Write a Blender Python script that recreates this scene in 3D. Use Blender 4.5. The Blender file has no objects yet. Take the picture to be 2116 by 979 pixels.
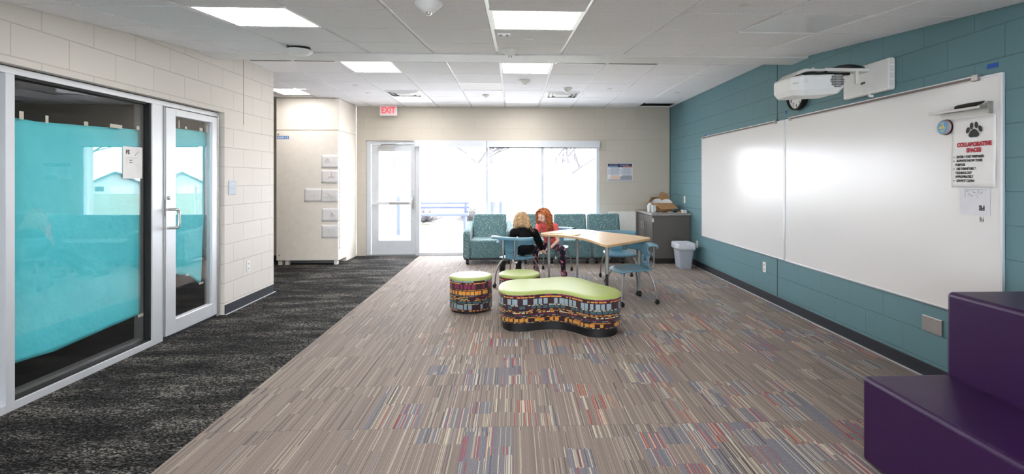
import bpy, bmesh, math, random
from mathutils import Vector, Matrix, noise
random.seed(7)
S = bpy.context.scene
COL = S.collection
PI = math.pi

# ------------------------------------------------------------------ camera
F_PX = 1058.0; W_PX = 2116.0; H_PX = 979.0
YAW = math.radians(2.3)
PX = 1062 + F_PX*math.tan(YAW)
cd = bpy.data.cameras.new('camera'); cam = bpy.data.objects.new('camera', cd); COL.objects.link(cam)
cam.location = (0, 0, 1.4); cam.rotation_euler = (PI/2, 0, -YAW)
cd.sensor_width = 36; cd.lens = 36*F_PX/W_PX
cd.shift_x = (W_PX/2-PX)/W_PX
cd.shift_y = (370-H_PX/2)/W_PX
cd.clip_start = .05; cd.clip_end = 400
S.camera = cam
S.view_settings.view_transform = 'Standard'; S.view_settings.look = 'None'
S.view_settings.gamma = 1; S.view_settings.use_curve_mapping = False
S.view_settings.exposure = 0.7
# ------------------------------------------------------------------ light
SKY = 8.0
PANEL = 12.5
wd = bpy.data.worlds.new('world'); S.world = wd; wd.use_nodes = True
bg = wd.node_tree.nodes['Background']
bg.inputs[0].default_value = (.90, .94, 1, 1); bg.inputs[1].default_value = SKY

# ------------------------------------------------------------------ materials
def lin(c):
    r = []
    for v in c[:3]:
        v = v/255
        r.append(v/12.92 if v <= .04045 else ((v+.055)/1.055)**2.4)
    return (*r, 1)

class NT:
    """small node-maths helper"""
    def __init__(s, name):
        s.m = bpy.data.materials.new(name); s.m.use_nodes = True
        s.t = s.m.node_tree; s.b = s.t.nodes['Principled BSDF']
    def n(s, ty, **k):
        nd = s.t.nodes.new(ty)
        for a, v in k.items(): setattr(nd, a, v)
        return nd
    def put(s, sock, v):
        if isinstance(v, bpy.types.NodeSocket): s.t.links.new(v, sock)
        elif v is not None: sock.default_value = v
    def op(s, o, a, b=None, c=None):
        nd = s.n('ShaderNodeMath', operation=o)
        for i, v in enumerate((a, b, c)):
            if v is not None: s.put(nd.inputs[i], v)
        return nd.outputs[0]
    def pos(s):
        g = s.n('ShaderNodeNewGeometry'); x = s.n('ShaderNodeSeparateXYZ')
        s.t.links.new(g.outputs['Position'], x.inputs[0]); return x.outputs
    def obj(s):
        g = s.n('ShaderNodeTexCoord'); return g.outputs['Object']
    def xyz(s, a, b=0, c=0):
        nd = s.n('ShaderNodeCombineXYZ')
        for i, v in enumerate((a, b, c)): s.put(nd.inputs[i], v)
        return nd.outputs[0]
    def wn(s, a, b=0, c=0):
        nd = s.n('ShaderNodeTexWhiteNoise', noise_dimensions='3D')
        s.put(nd.inputs['Vector'], s.xyz(a, b, c)); return nd.outputs['Value']
    def mix(s, f, a, b):
        nd = s.n('ShaderNodeMix', data_type='RGBA')
        s.put(nd.inputs[0], f); s.put(nd.inputs[6], a); s.put(nd.inputs[7], b); return nd.outputs[2]
    def ramp(s, f, stops, interp='LINEAR'):
        nd = s.n('ShaderNodeValToRGB'); r = nd.color_ramp; r.interpolation = interp
        while len(r.elements) < len(stops): r.elements.new(1)
        for e, (p, c) in zip(r.elements, stops): e.position = p; e.color = c
        s.put(nd.inputs[0], f); return nd.outputs[0]
    def noise(s, scale, detail=2, vec=None, rough=.5):
        nd = s.n('ShaderNodeTexNoise'); nd.inputs['Scale'].default_value = scale
        nd.inputs['Detail'].default_value = detail; nd.inputs['Roughness'].default_value = rough
        s.put(nd.inputs['Vector'], vec if vec is not None else s.obj()); return nd.outputs['Fac']
    def bump(s, h, strength=.3, dist=.01):
        nd = s.n('ShaderNodeBump'); nd.inputs['Strength'].default_value = strength
        nd.inputs['Distance'].default_value = dist; s.put(nd.inputs['Height'], h)
        s.t.links.new(nd.outputs[0], s.b.inputs['Normal'])
    def col(s, v): s.put(s.b.inputs['Base Color'], v)
    def set(s, rough=None, metal=None, spec=None, sheen=None, coat=None):
        for k, v in (('Roughness', rough), ('Metallic', metal), ('Specular IOR Level', spec), ('Sheen Weight', sheen), ('Coat Weight', coat)):
            if v is not None: s.b.inputs[k].default_value = v

def P(name, c, rough=.6, metal=0, spec=.5, var=.06, scale=12, bump=0, bscale=60, coat=0):
    """plain procedural material with slight tonal variation"""
    t = NT(name); a = lin(c)
    lo = tuple(v*(1-var) for v in a[:3])+(1,); hi = tuple(min(1, v*(1+var)) for v in a[:3])+(1,)
    t.col(t.mix(t.noise(scale), lo, hi)); t.set(rough, metal, spec, coat=coat)
    if bump: t.bump(t.noise(bscale, 3), bump, .004)
    return t.m

def emit(name, c, k):
    t = NT(name); t.b.inputs['Emission Color'].default_value = (*c, 1); t.b.inputs['Emission Strength'].default_value = k
    t.b.inputs['Base Color'].default_value = (.03, .03, .03, 1); return t.m

def block_wall(name, c, axis, a0, z0=.12):
    t = NT(name); p = t.pos()
    br = t.n('ShaderNodeTexBrick'); br.offset = .5; br.squash = 1
    u = t.op('SUBTRACT', p[axis], a0-40.2); v = t.op('SUBTRACT', p[2], z0-20.1*.4)
    t.put(br.inputs['Vector'], t.xyz(u, v, 0))
    br.inputs['Scale'].default_value = 1; br.inputs['Brick Width'].default_value = .402; br.inputs['Row Height'].default_value = .201
    br.inputs['Mortar Size'].default_value = .0045; br.inputs['Mortar Smooth'].default_value = .6; br.inputs['Bias'].default_value = 0
    a = lin(c)
    br.inputs['Color1'].default_value = tuple(x*.985 for x in a[:3])+(1,)
    br.inputs['Color2'].default_value = tuple(min(1, x*1.01) for x in a[:3])+(1,)
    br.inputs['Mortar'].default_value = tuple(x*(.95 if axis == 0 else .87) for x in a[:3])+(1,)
    # joint lines slightly darker than the blocks, recessed by the bump
    t.col(br.outputs['Color']); t.set(.55, 0, .35)
    h = t.op('SUBTRACT', t.op('MULTIPLY', t.noise(90, 4, t.n('ShaderNodeNewGeometry').outputs['Position']), .12), br.outputs['Fac'])
    t.bump(h, .45 if axis == 0 else .65, .006)
    return t.m

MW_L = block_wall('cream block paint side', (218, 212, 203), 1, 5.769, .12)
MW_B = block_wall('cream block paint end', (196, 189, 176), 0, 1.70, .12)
MW_R = block_wall('teal block paint', (98, 134, 141), 1, 3.536, .12)
ALU = P('satin aluminium', (214, 216, 219), .38, .35, .5, .03)
ALUD = P('aluminium return', (150, 152, 152), .4, .5)
STEEL = P('brushed steel', (190, 188, 185), .32, .85, .5, .05)
CHROME = P('grey tube steel', (158, 156, 154), .32, .75)
WHITE = P('white plastic', (232, 232, 230), .4)
WHITED = P('warm white plastic', (214, 212, 206), .45)
BLACK = P('black rubber', (22, 22, 23), .5)
GASK = P('black gasket', (14, 14, 15), .6)
BASEB = P('vinyl cove base', (38, 42, 50), .45, var=.1)
PAPER = P('white paper', (240, 238, 236), .7, bump=.15, bscale=14)
PAPERG = P('thin white paper', (222, 222, 226), .7)
TAPE = P('masking tape', (225, 220, 208), .7)
BTAPE = P('blue painters tape', (30, 84, 170), .7)
INK = P('black ink', (20, 20, 22), .6)
INKG = P('grey ink', (120, 122, 126), .7)
RED = P('red ink', (180, 22, 45), .6)
CREAM = P('cream enamel', (248, 240, 228), .42, bump=.05)
VINYL = P('purple vinyl', (46, 14, 62), .42, 0, .32, .1, 6, .12, 240)
BLUEP = P('blue shell plastic', (94, 140, 160), .38, 0, .5, .03)
BOARD = P('whiteboard enamel', (228, 226, 224), .20, 0, .42, .01, 2)
DARKCAB = P('charcoal laminate', (88, 84, 80), .5)
CARD = P('cardboard', (172, 132, 92), .75, var=.12)
CARDD = P('cardboard inside', (128, 92, 60), .8)
GREYBIN = P('grey bin plastic', (168, 174, 184), .5)
SKIN = P('skin', (240, 202, 184), .5, 0, .4, .04)
CONC = P('concrete paving', (226, 226, 226), .8, var=.1, scale=3)

def glass(name, tint=(1, 1, 1), boost=1.5):
    t = NT(name); t.t.nodes.remove(t.b)
    tr = t.n('ShaderNodeBsdfTransparent'); tr.inputs[0].default_value = (*tint, 1)
    gl = t.n('ShaderNodeBsdfGlossy'); gl.inputs['Roughness'].default_value = 0; gl.inputs[0].default_value = (1, 1, 1, 1)
    g = t.n('ShaderNodeNewGeometry'); dt = t.n('ShaderNodeVectorMath', operation='DOT_PRODUCT')
    t.t.links.new(g.outputs['Normal'], dt.inputs[0]); t.t.links.new(g.outputs['Incoming'], dt.inputs[1])
    c = t.op('SUBTRACT', 1, t.op('ABSOLUTE', dt.outputs['Value']))
    f = t.op('MINIMUM', t.op('MULTIPLY', t.op('ADD', .04, t.op('MULTIPLY', t.op('POWER', c, 5), .96)), boost), 1)
    mx = t.n('ShaderNodeMixShader'); t.put(mx.inputs[0], f)
    t.t.links.new(tr.outputs[0], mx.inputs[1]); t.t.links.new(gl.outputs[0], mx.inputs[2])
    t.t.links.new(mx.outputs[0], t.t.nodes['Material Output'].inputs[0]); return t.m
GLASS = glass('clear glazing', (.97, .97, .97), 1.6)
GLASSW = glass('window glazing', (.99, .985, .995), 1.2)

def mat_tile():
    t = NT('mineral fibre tile'); a = t.noise(170, 2); b = t.noise(60, 1)
    f = t.op('MULTIPLY', t.op('GREATER_THAN', a, .63), .5)
    t.col(t.mix(f, lin((238, 237, 238)), lin((180, 180, 180)))); t.set(.85, 0, .2); t.bump(a, .25, .003); return t.m
TILE = mat_tile()
GRID = P('ceiling grid enamel', (250, 250, 250), .22)

def mat_dark_carpet():
    t = NT('charcoal loop carpet'); p = t.pos()
    x, y = p[0], p[1]
    tx = t.op('FLOOR', t.op('DIVIDE', t.op('ADD', x, 1.727), .6)); ty = t.op('FLOOR', t.op('DIVIDE', t.op('SUBTRACT', y, 2.9), .6))
    # tufts
    cell = t.n('ShaderNodeTexVoronoi'); cell.inputs['Scale'].default_value = 1
    t.put(cell.inputs['Vector'], t.xyz(t.op('MULTIPLY', x, 95), t.op('MULTIPLY', y, 170), 0))
    tone = t.op('FRACT', t.op('MULTIPLY', t.n('ShaderNodeSeparateColor').outputs[0], 1)) if False else None
    sc = t.n('ShaderNodeSeparateColor'); t.t.links.new(cell.outputs['Color'], sc.inputs[0])
    band = t.noise(1, 3, t.xyz(t.op('MULTIPLY', x, 1.6), t.op('MULTIPLY', y, 5.5), 0), .6)
    band2 = t.noise(1, 2, t.xyz(t.op('MULTIPLY', x, 9), t.op('MULTIPLY', y, 60), 0))
    k = t.op('ADD', t.op('MULTIPLY', t.op('SUBTRACT', band, .06), 1.1), t.op('MULTIPLY', band2, .35))
    k = t.op('ADD', k, t.op('MULTIPLY', t.wn(tx, ty, 3), .10))
    v = t.op('ADD', t.op('MULTIPLY', sc.outputs[0], .75), t.op('SUBTRACT', k, .62))
    t.col(t.ramp(v, [(.22, lin((14, 14, 15))), (.48, lin((40, 39, 39))), (.72, lin((80, 78, 75))), (1, lin((150, 146, 138)))]))
    t.set(.95, 0, .12); t.bump(cell.outputs['Distance'], .5, .006); return t.m

def mat_stripe_carpet():
    t = NT('striped tile carpet'); p = t.pos(); x, y = p[0], p[1]
    row = t.op('FLOOR', t.op('DIVIDE', t.op('SUBTRACT', y, 2.9), .597))
    rf = t.op('FRACT', t.op('DIVIDE', t.op('SUBTRACT', y, 2.9), .597))
    col = t.op('FLOOR', t.op('DIVIDE', t.op('ADD', x, 1.727), .597))
    iu = t.op('FLOOR', t.op('DIVIDE', x, .0047))
    # zones ~12 cm wide, third or half a tile long
    zu = t.op('FLOOR', t.op('ADD', t.op('DIVIDE', x, .135), t.op('MULTIPLY', t.wn(row, 5, 1), 7)))
    nseg = t.op('ADD', 1.2, t.op('MULTIPLY', t.wn(zu, row, 2), 2.4))
    seg = t.op('FLOOR', t.op('MULTIPLY', rf, nseg))
    z = t.wn(zu, t.op('ADD', row, t.op('MULTIPLY', seg, .37)), 3)
    quiet = t.op('GREATER_THAN', t.wn(row, t.op('FLOOR', t.op('DIVIDE', col, 2)), 9), .62)      # whole runs of tile are pin-stripes only
    left = t.op('LESS_THAN', x, t.op('ADD', -1.0, t.op('MULTIPLY', t.wn(row, 3, 8), .5)))
    quiet = t.op('MAXIMUM', quiet, left)
    z = t.op('MULTIPLY', z, t.op('SUBTRACT', 1, t.op('MULTIPLY', quiet, .55)))
    isblue = t.op('GREATER_THAN', z, .70)
    bus = t.op('GREATER_THAN', z, .46)
    fine = t.noise(1, 2, t.xyz(t.op('MULTIPLY', x, 230), t.op('MULTIPLY', y, 110), 0), .7)
    base = t.mix(t.wn(iu, row, 4), lin((122, 108, 99)), lin((148, 134, 123)))
    base = t.mix(t.op('MULTIPLY', isblue, t.op('MINIMUM', 1, t.op('MAXIMUM', 0, t.op('MULTIPLY', t.op('SUBTRACT', fine, .36), 4)))), base, lin((102, 110, 128)))
    # stripes
    sseg = t.op('FLOOR', t.op('MULTIPLY', t.op('MULTIPLY', rf, bus), t.op('ADD', 1, t.op('MULTIPLY', t.wn(zu, row, 12), 3))))
    r1 = t.wn(iu, t.op('ADD', row, t.op('MULTIPLY', sseg, .31)), 5)
    thr = t.op('SUBTRACT', .84, t.op('MULTIPLY', bus, t.op('ADD', .04, t.op('MULTIPLY', t.wn(zu, seg, row), .34))))
    on = t.op('GREATER_THAN', r1, thr)
    r2 = t.wn(iu, t.op('ADD', row, t.op('MULTIPLY', seg, .31)), 6)
    r2 = t.op('ADD', t.op('MULTIPLY', r2, .62), t.op('MULTIPLY', t.wn(zu, row, t.op('ADD', seg, 7)), .38))
    busyc = t.ramp(r2, [(0, lin((70, 68, 74))), (.22, lin((174, 163, 142))), (.46, lin((206, 196, 174))), (.62, lin((98, 108, 136))), (.70, lin((166, 52, 48))), (.86, lin((196, 128, 70)))], 'CONSTANT')
    quietc = t.ramp(r2, [(0, lin((84, 78, 78))), (.42, lin((168, 156, 140))), (.7, lin((186, 174, 156))), (.93, lin((108, 112, 130)))], 'CONSTANT')
    sc = t.mix(bus, quietc, busyc)
    c = t.mix(t.op('MULTIPLY', on, .88), base, sc)
    c = t.mix(t.op('MAXIMUM', 0, t.op('MULTIPLY', t.op('SUBTRACT', fine, .42), 1.1)), c, (.02, .02, .02, 1))
    # tile joints
    jx = t.op('LESS_THAN', rf, .008)
    c = t.mix(t.op('MULTIPLY', jx, .35), c, (.05, .05, .05, 1))
    t.col(c); t.set(.78, 0, .4, .04); t.bump(fine, .3, .004); return t.m

def mat_sofa():
    t = NT('teal dotted upholstery')
    v = t.n('ShaderNodeTexVoronoi'); v.inputs['Scale'].default_value = 62; v.inputs['Randomness'].default_value = .9
    t.put(v.inputs['Vector'], t.obj())
    sc = t.n('ShaderNodeSeparateColor'); t.t.links.new(v.outputs['Color'], sc.inputs[0])
    rad = t.op('ADD', .18, t.op('MULTIPLY', sc.outputs[1], .18))
    dot = t.op('MULTIPLY', t.op('LESS_THAN', v.outputs['Distance'], rad), t.op('GREATER_THAN', sc.outputs[0], .25))
    t.col(t.mix(dot, lin((84, 122, 128)), t.mix(sc.outputs[2], lin((190, 196, 180)), lin((226, 224, 204))))); t.set(.75, 0, .4, .3)
    return t.m

def mat_weave(rows):
    """woven geometric band pattern; UV = metres along the side, metres up"""
    t = NT('patterned upholstery'); uv = t.n('ShaderNodeUVMap'); s = t.n('ShaderNodeSeparateXYZ'); t.t.links.new(uv.outputs[0], s.inputs[0])
    u, z = s.outputs[0], s.outputs[1]
    base = lin((52, 24, 36)); c = base
    for k, (z0, z1, w, thr, a, b) in enumerate(rows):
        w *= .8; thr *= .62
        inr = t.op('MULTIPLY', t.op('GREATER_THAN', z, z0), t.op('LESS_THAN', z, z1))
        cell = t.op('FLOOR', t.op('ADD', t.op('DIVIDE', u, w), .37*k))
        jit = t.wn(cell, k, 11); fr = t.op('FRACT', t.op('ADD', t.op('DIVIDE', u, w), .37*k))
        on = t.op('MULTIPLY', t.op('GREATER_THAN', t.wn(cell, k, 1), thr), t.op('LESS_THAN', fr, t.op('ADD', .55, t.op('MULTIPLY', jit, .45))))
        colr = t.mix(t.op('GREATER_THAN', t.wn(cell, k, 7), .5), lin(a), lin(b))
        c = t.mix(t.op('MULTIPLY', inr, on), c, colr)
    t.col(c); t.set(.7, 0, .35, .2); t.bump(t.noise(400, 1), .2, .002); return t.m
OR = (226, 150, 62); GO = (214, 160, 70); GY = (140, 158, 166); CRM = (200, 204, 168); TL = (62, 92, 98); MG = (128, 40, 76); PL = (52, 24, 36)
WEAVE_A = mat_weave([(.325, .36, .05, .35, MG, MG), (.312, .322, .045, .35, OR, OR), (.250, .302, .062, .4, GY, GY), (.240, .247, .05, .4, CRM, CRM), (.212, .238, .07, .45, TL, TL),
    (.196, .204, .05, .35, OR, GO), (.186, .191, .04, .4, CRM, GO), (.172, .181, .05, .4, OR, CRM), (.158, .164, .06, .4, MG, MG), (.144, .151, .05, .5, GY, TL), (.128, .136, .06, .4, OR, OR), (.095, .124, .06, .3, GO, OR), (.086, .091, .05, .4, OR, CRM)])
WEAVE_B = mat_weave([(.328, .348, .05, .35, GY, GY), (.312, .321, .05, .35, OR, OR), (.262, .308, .05, .35, MG, MG), (.246, .252, .06, .4, OR, OR), (.200, .238, .055, .3, OR, GO), (.188, .194, .04, .4, GY, TL), (.172, .180, .05, .4, MG, GO), (.155, .163, .05, .35, CRM, OR),
    (.140, .148, .05, .35, OR, CRM), (.110, .136, .07, .4, TL, TL), (.102, .107, .05, .4, CRM, CRM), (.048, .098, .055, .35, GY, GY), (.032, .042, .05, .35, OR, OR)])
LIME = P('lime vinyl', (166, 180, 102), .42, 0, .5, .03)

def mat_wood():
    t = NT('maple laminate'); p = t.obj(); mp = t.n('ShaderNodeMapping'); t.t.links.new(p, mp.inputs[0])
    mp.inputs['Scale'].default_value = (14, 1.2, 1); mp.inputs['Rotation'].default_value = (0, 0, .9)
    t.col(t.mix(t.noise(3, 4, mp.outputs[0]), lin((216, 184, 146)), lin((232, 204, 168)))); t.set(.35, 0, .45); return t.m
MAPLE = mat_wood()
EDGE = P('maple edge band', (206, 168, 120), .5)

def mat_granite():
    t = NT('speckled worktop'); t.col(t.mix(t.noise(90, 3), lin((70, 70, 70)), lin((190, 188, 184)))); t.set(.35); return t.m
GRAN = mat_granite()

def mat_teal():
    t = NT('teal poster paper'); f = t.noise(5, 4); t.col(t.mix(f, lin((78, 216, 230)), lin((112, 234, 242)))); t.set(.6, 0, .3)
    t.bump(t.noise(9, 5), .5, .03); return t.m
TEAL = mat_teal()

def mat_floral():
    t = NT('dark floral leggings')
    v = t.n('ShaderNodeTexVoronoi'); v.inputs['Scale'].default_value = 17; t.put(v.inputs['Vector'], t.obj())
    c = t.ramp(v.outputs['Distance'], [(0, lin((236, 200, 200))), (.18, lin((206, 90, 110))), (.36, lin((28, 30, 52)))], 'CONSTANT')
    t.col(c); t.set(.75); return t.m

def mat_hair(name, a, b, c):
    t = NT(name); t.col(t.ramp(t.noise(38, 3), [(.3, lin(a)), (.5, lin(b)), (.7, lin(c))])); t.set(.38, 0, .5); return t.m

# ------------------------------------------------------------------ mesh builder
class MB:
    def __init__(s): s.v = []; s.f = []; s.mi = []; s.uv = {}
    def add(s, vs, fs, mi=0):
        o = len(s.v); s.v += [tuple(v) for v in vs]
        for f in fs: s.f.append([i+o for i in f]); s.mi.append(mi)
        return s
    def box(s, x0, x1, y0, y1, z0, z1, mi=0):
        return s.add([(x, y, z) for z in (z0, z1) for y in (y0, y1) for x in (x0, x1)],
                     [(0, 2, 3, 1), (4, 5, 7, 6), (0, 1, 5, 4), (2, 6, 7, 3), (0, 4, 6, 2), (1, 3, 7, 5)], mi)
    def prism(s, poly, z0, z1, mi=0, mi_side=None):
        n = len(poly); vs = [(x, y, z0) for x, y in poly]+[(x, y, z1) for x, y in poly]
        s.add(vs, [list(range(n))[::-1], list(range(n, 2*n))], mi)
        return s.add(vs, [(i, (i+1) % n, n+(i+1) % n, n+i) for i in range(n)], mi if mi_side is None else mi_side)
    def xprism(s, poly, x0, x1, mi=0):      # poly in (y,z)
        n = len(poly); vs = [(x0, a, b) for a, b in poly]+[(x1, a, b) for a, b in poly]
        return s.add(vs, [list(range(n))[::-1], list(range(n, 2*n))]+[(i, (i+1) % n, n+(i+1) % n, n+i) for i in range(n)], mi)
    def yprism(s, poly, y0, y1, mi=0):      # poly in (x,z)
        n = len(poly); vs = [(a, y0, b) for a, b in poly]+[(a, y1, b) for a, b in poly]
        return s.add(vs, [list(range(n)), list(range(n, 2*n))[::-1]]+[(i, n+i, n+(i+1) % n, (i+1) % n) for i in range(n)], mi)
    def tube(s, pts, r, n=10, mi=0, smooth=2, flat=1.0):
        pts = [Vector(p) for p in pts]
        rs = list(r) if isinstance(r, (list, tuple)) else [r]*len(pts)
        for _ in range(smooth if len(pts) > 2 else 0):      # corner cutting
            q = [pts[0]]; w = [rs[0]]
            for i in range(len(pts)-1):
                a, b = pts[i], pts[i+1]
                if i > 0: q.append(a*.75+b*.25); w.append(rs[i]*.75+rs[i+1]*.25)
                if i < len(pts)-2: q.append(a*.25+b*.75); w.append(rs[i]*.25+rs[i+1]*.75)
            q.append(pts[-1]); w.append(rs[-1]); pts, rs = q, w
        up = Vector((0, 0, 1)); vs = []; prev = None
        for i, p in enumerate(pts):
            d = (pts[min(i+1, len(pts)-1)]-pts[max(i-1, 0)]).normalized()
            if prev is None: a = d.cross(up if abs(d.z) < .9 else Vector((1, 0, 0))).normalized()
            else: a = (prev-d*prev.dot(d)).normalized()
            prev = a; b = d.cross(a)
            for k in range(n):
                t = 2*PI*k/n; vs.append(p+a*math.cos(t)*rs[i]+b*math.sin(t)*rs[i]*flat)
        fs = [(i*n+k, i*n+(k+1) % n, (i+1)*n+(k+1) % n, (i+1)*n+k) for i in range(len(pts)-1) for k in range(n)]
        fs += [list(range(n))[::-1], list(range((len(pts)-1)*n, len(pts)*n))]
        return s.add(vs, fs, mi)
    def lathe(s, prof, c=(0, 0, 0), n=32, mi=0, axis='z', sx=1, sy=1):
        vs = []
        for r, h in prof:
            for k in range(n):
                t = 2*PI*k/n; a, b = r*math.cos(t)*sx, r*math.sin(t)*sy
                v = {'z': (a, b, h), 'x': (h, a, b), 'y': (a, h, b)}[axis]
                vs.append((v[0]+c[0], v[1]+c[1], v[2]+c[2]))
        m = len(prof)
        fs = [(i*n+k, i*n+(k+1) % n, (i+1)*n+(k+1) % n, (i+1)*n+k) for i in range(m-1) for k in range(n)]
        fs += [list(range(n))[::-1], list(range((m-1)*n, m*n))]
        return s.add(vs, fs, mi)
    def sphere(s, c, r, n=16, m=10, mi=0, sc=(1, 1, 1)):
        vs = [(c[0]+r*sc[0]*math.sin(PI*i/m)*math.cos(2*PI*k/n), c[1]+r*sc[1]*math.sin(PI*i/m)*math.sin(2*PI*k/n), c[2]+r*sc[2]*math.cos(PI*i/m)) for i in range(m+1) for k in range(n)]
        return s.add(vs, [(i*n+k, (i+1)*n+k, (i+1)*n+(k+1) % n, i*n+(k+1) % n) for i in range(m) for k in range(n)], mi)
    def grid(s, fn, nu, nv, mi=0, skip=None):
        vs = [fn(i/nu, j/nv) for j in range(nv+1) for i in range(nu+1)]
        fs = [(j*(nu+1)+i, j*(nu+1)+i+1, (j+1)*(nu+1)+i+1, (j+1)*(nu+1)+i) for j in range(nv) for i in range(nu) if not (skip and skip(i, j))]
        return s.add(vs, fs, mi)
    def mesh(s, name, mats):
        me = bpy.data.meshes.new(name); me.from_pydata(s.v, [], s.f); me.update()
        for m in (mats if isinstance(mats, (list, tuple)) else [mats]): me.materials.append(m)
        for p, i in zip(me.polygons, s.mi): p.material_index = i
        bm = bmesh.new(); bm.from_mesh(me); bmesh.ops.remove_doubles(bm, verts=bm.verts, dist=1e-6)
        bmesh.ops.recalc_face_normals(bm, faces=bm.faces); bm.to_mesh(me); bm.free(); return me

def link(name, me, parent=None, loc=None):
    o = bpy.data.objects.new(name, me); COL.objects.link(o)
    if parent: o.parent = parent
    if loc: o.location = loc
    return o
def tag(o, label=None, cat=None, group=None, kind=None):
    for k, v in (('label', label), ('category', cat), ('group', group), ('kind', kind)):
        if v: o[k] = v
    return o
def bevel(o, w, seg=2, ang=40):
    m = o.modifiers.new('bevel', 'BEVEL'); m.width = w; m.segments = seg; m.limit_method = 'ANGLE'; m.angle_limit = math.radians(ang)
    return o
def smooth(o, ang=None):
    for p in o.data.polygons: p.use_smooth = True
    if ang:
        try: o.data.set_sharp_from_angle(angle=math.radians(ang))
        except Exception: pass
    return o
ORIG = Vector((0, 0, 0))
def part(name, mb, mats, parent=None, w=None, bev=0, seg=2, sm=None, label=None):
    """mesh object; w = world offset to subtract from vertices (origin of the thing)"""
    me = mb.mesh(name, mats)
    if w is not None: me.transform(Matrix.Translation(-Vector(w)))
    o = link(name, me, parent)
    if parent is None and w is not None: o.location = w
    if bev: bevel(o, bev, seg)
    if sm is not None: smooth(o, sm)
    if label: o['label'] = label
    return o
def thing(name, loc, label, cat, group=None, rz=0):
    o = bpy.data.objects.new(name, None); o.empty_display_size = .1; COL.objects.link(o)
    o.location = loc; o.rotation_euler = (0, 0, rz); tag(o, label, cat, group); return o
def struct(name, mb, mats, bev=0, sm=None, parent=None):
    o = part(name, mb, mats, parent, bev=bev, sm=sm)
    if parent is None: o['kind'] = 'structure'
    return o
def copy_tree(o, parent=None):
    c = o.copy(); COL.objects.link(c)
    if parent: c.parent = parent
    for ch in list(o.children): copy_tree(ch, c)
    return c
def frame(origin, xd, yd):
    x = Vector(xd); y = Vector(yd); z = x.cross(y)
    m = Matrix((x, y, z)).transposed().to_4x4(); m.translation = Vector(origin); return m
WR = ((0, -1, 0), (0, 0, 1)); WL = ((0, 1, 0), (0, 0, 1)); WB = ((1, 0, 0), (0, 0, 1))
def text(name, s, size, mat, origin, dirs, parent, w=(0, 0, 0), bold=0, align='CENTER', sx=1, ext=.0004, rot=0):
    cu = bpy.data.curves.new(name, 'FONT'); cu.body = s; cu.size = size; cu.align_x = align; cu.extrude = ext; cu.offset = bold; cu.align_y = 'CENTER'
    tmp = bpy.data.objects.new('tmp', cu); COL.objects.link(tmp)
    dg = bpy.context.evaluated_depsgraph_get(); dg.update()
    me = bpy.data.meshes.new_from_object(tmp.evaluated_get(dg)); bpy.data.objects.remove(tmp)
    me.materials.clear(); me.materials.append(mat)
    me.transform(Matrix.Translation(-Vector(w)) @ frame(origin, *dirs) @ Matrix.Rotation(rot, 4, 'Z') @ Matrix.Diagonal((sx, 1, 1, 1)))
    return link(name, me, parent)
def apply_mods(o):
    dg = bpy.context.evaluated_depsgraph_get(); dg.update()
    me = bpy.data.meshes.new_from_object(o.evaluated_get(dg)); o.modifiers.clear(); o.data = me; return o

XL, XR, YB, ZF = -2.98, 2.92, 9.46, 2.74
YFACE, YBEAM = 4.965, 5.26
def znear(y): return 2.625+.097*(y-4.97) if y > 1.6 else 2.625+.097*(1.6-4.97)

# ------------------------------------------------------------------ room shell
struct('floor', MB().box(-6.6, -1.727, -3.2, YB+.3, -.06, 0, 0).box(-1.727, XR+.1, -3.2, YB+.1, -.06, 0, 1), [mat_dark_carpet(), mat_stripe_carpet()])
struct('wall_right', MB().box(XR, XR+.2, -3.2, YB+.3, 0, 3.0), MW_R)
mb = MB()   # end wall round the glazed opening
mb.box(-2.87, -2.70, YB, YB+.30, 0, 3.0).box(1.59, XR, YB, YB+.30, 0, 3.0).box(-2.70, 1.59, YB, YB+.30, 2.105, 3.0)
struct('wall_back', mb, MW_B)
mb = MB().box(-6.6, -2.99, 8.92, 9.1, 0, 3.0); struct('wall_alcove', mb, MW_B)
mb = MB()   # left wall with storefront opening
mb.box(XL-.2, XL, 5.40, 6.48, 0, 3.0).box(XL-.2, XL, 1.2, 5.40, 2.085, 3.0).box(XL-.2, XL, -3.2, 1.2, 0, 3.0)
struct('wall_left', mb, MW_L)
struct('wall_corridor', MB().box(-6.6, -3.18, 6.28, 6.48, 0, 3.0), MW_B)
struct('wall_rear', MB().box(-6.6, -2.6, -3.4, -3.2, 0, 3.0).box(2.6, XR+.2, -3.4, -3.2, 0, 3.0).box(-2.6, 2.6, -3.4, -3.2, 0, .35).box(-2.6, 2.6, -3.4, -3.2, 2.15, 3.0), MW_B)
wf = struct('window_added_rear', MB().box(-2.6, -2.54, -3.36, -3.26, .35, 2.15).box(2.54, 2.6, -3.36, -3.26, .35, 2.15).box(-.03, .03, -3.36, -3.26, .35, 2.15).box(-2.54, 2.54, -3.36, -3.26, .35, .41).box(-2.54, 2.54, -3.36, -3.26, 2.09, 2.15), ALU)  # unseen window added behind the camera to light near ceiling and walls
part('pane', MB().box(-2.54, -.03, -3.313, -3.307, .41, 2.09), glass('added rear glazing', (.97, .99, 1), 1), wf); part('pane', MB().box(.03, 2.54, -3.313, -3.307, .41, 2.09), bpy.data.materials['added rear glazing'], wf)
struct('wall_end', MB().box(-6.8, -6.6, -3.4, 9.3, 0, 3.0), MW_B)
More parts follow.
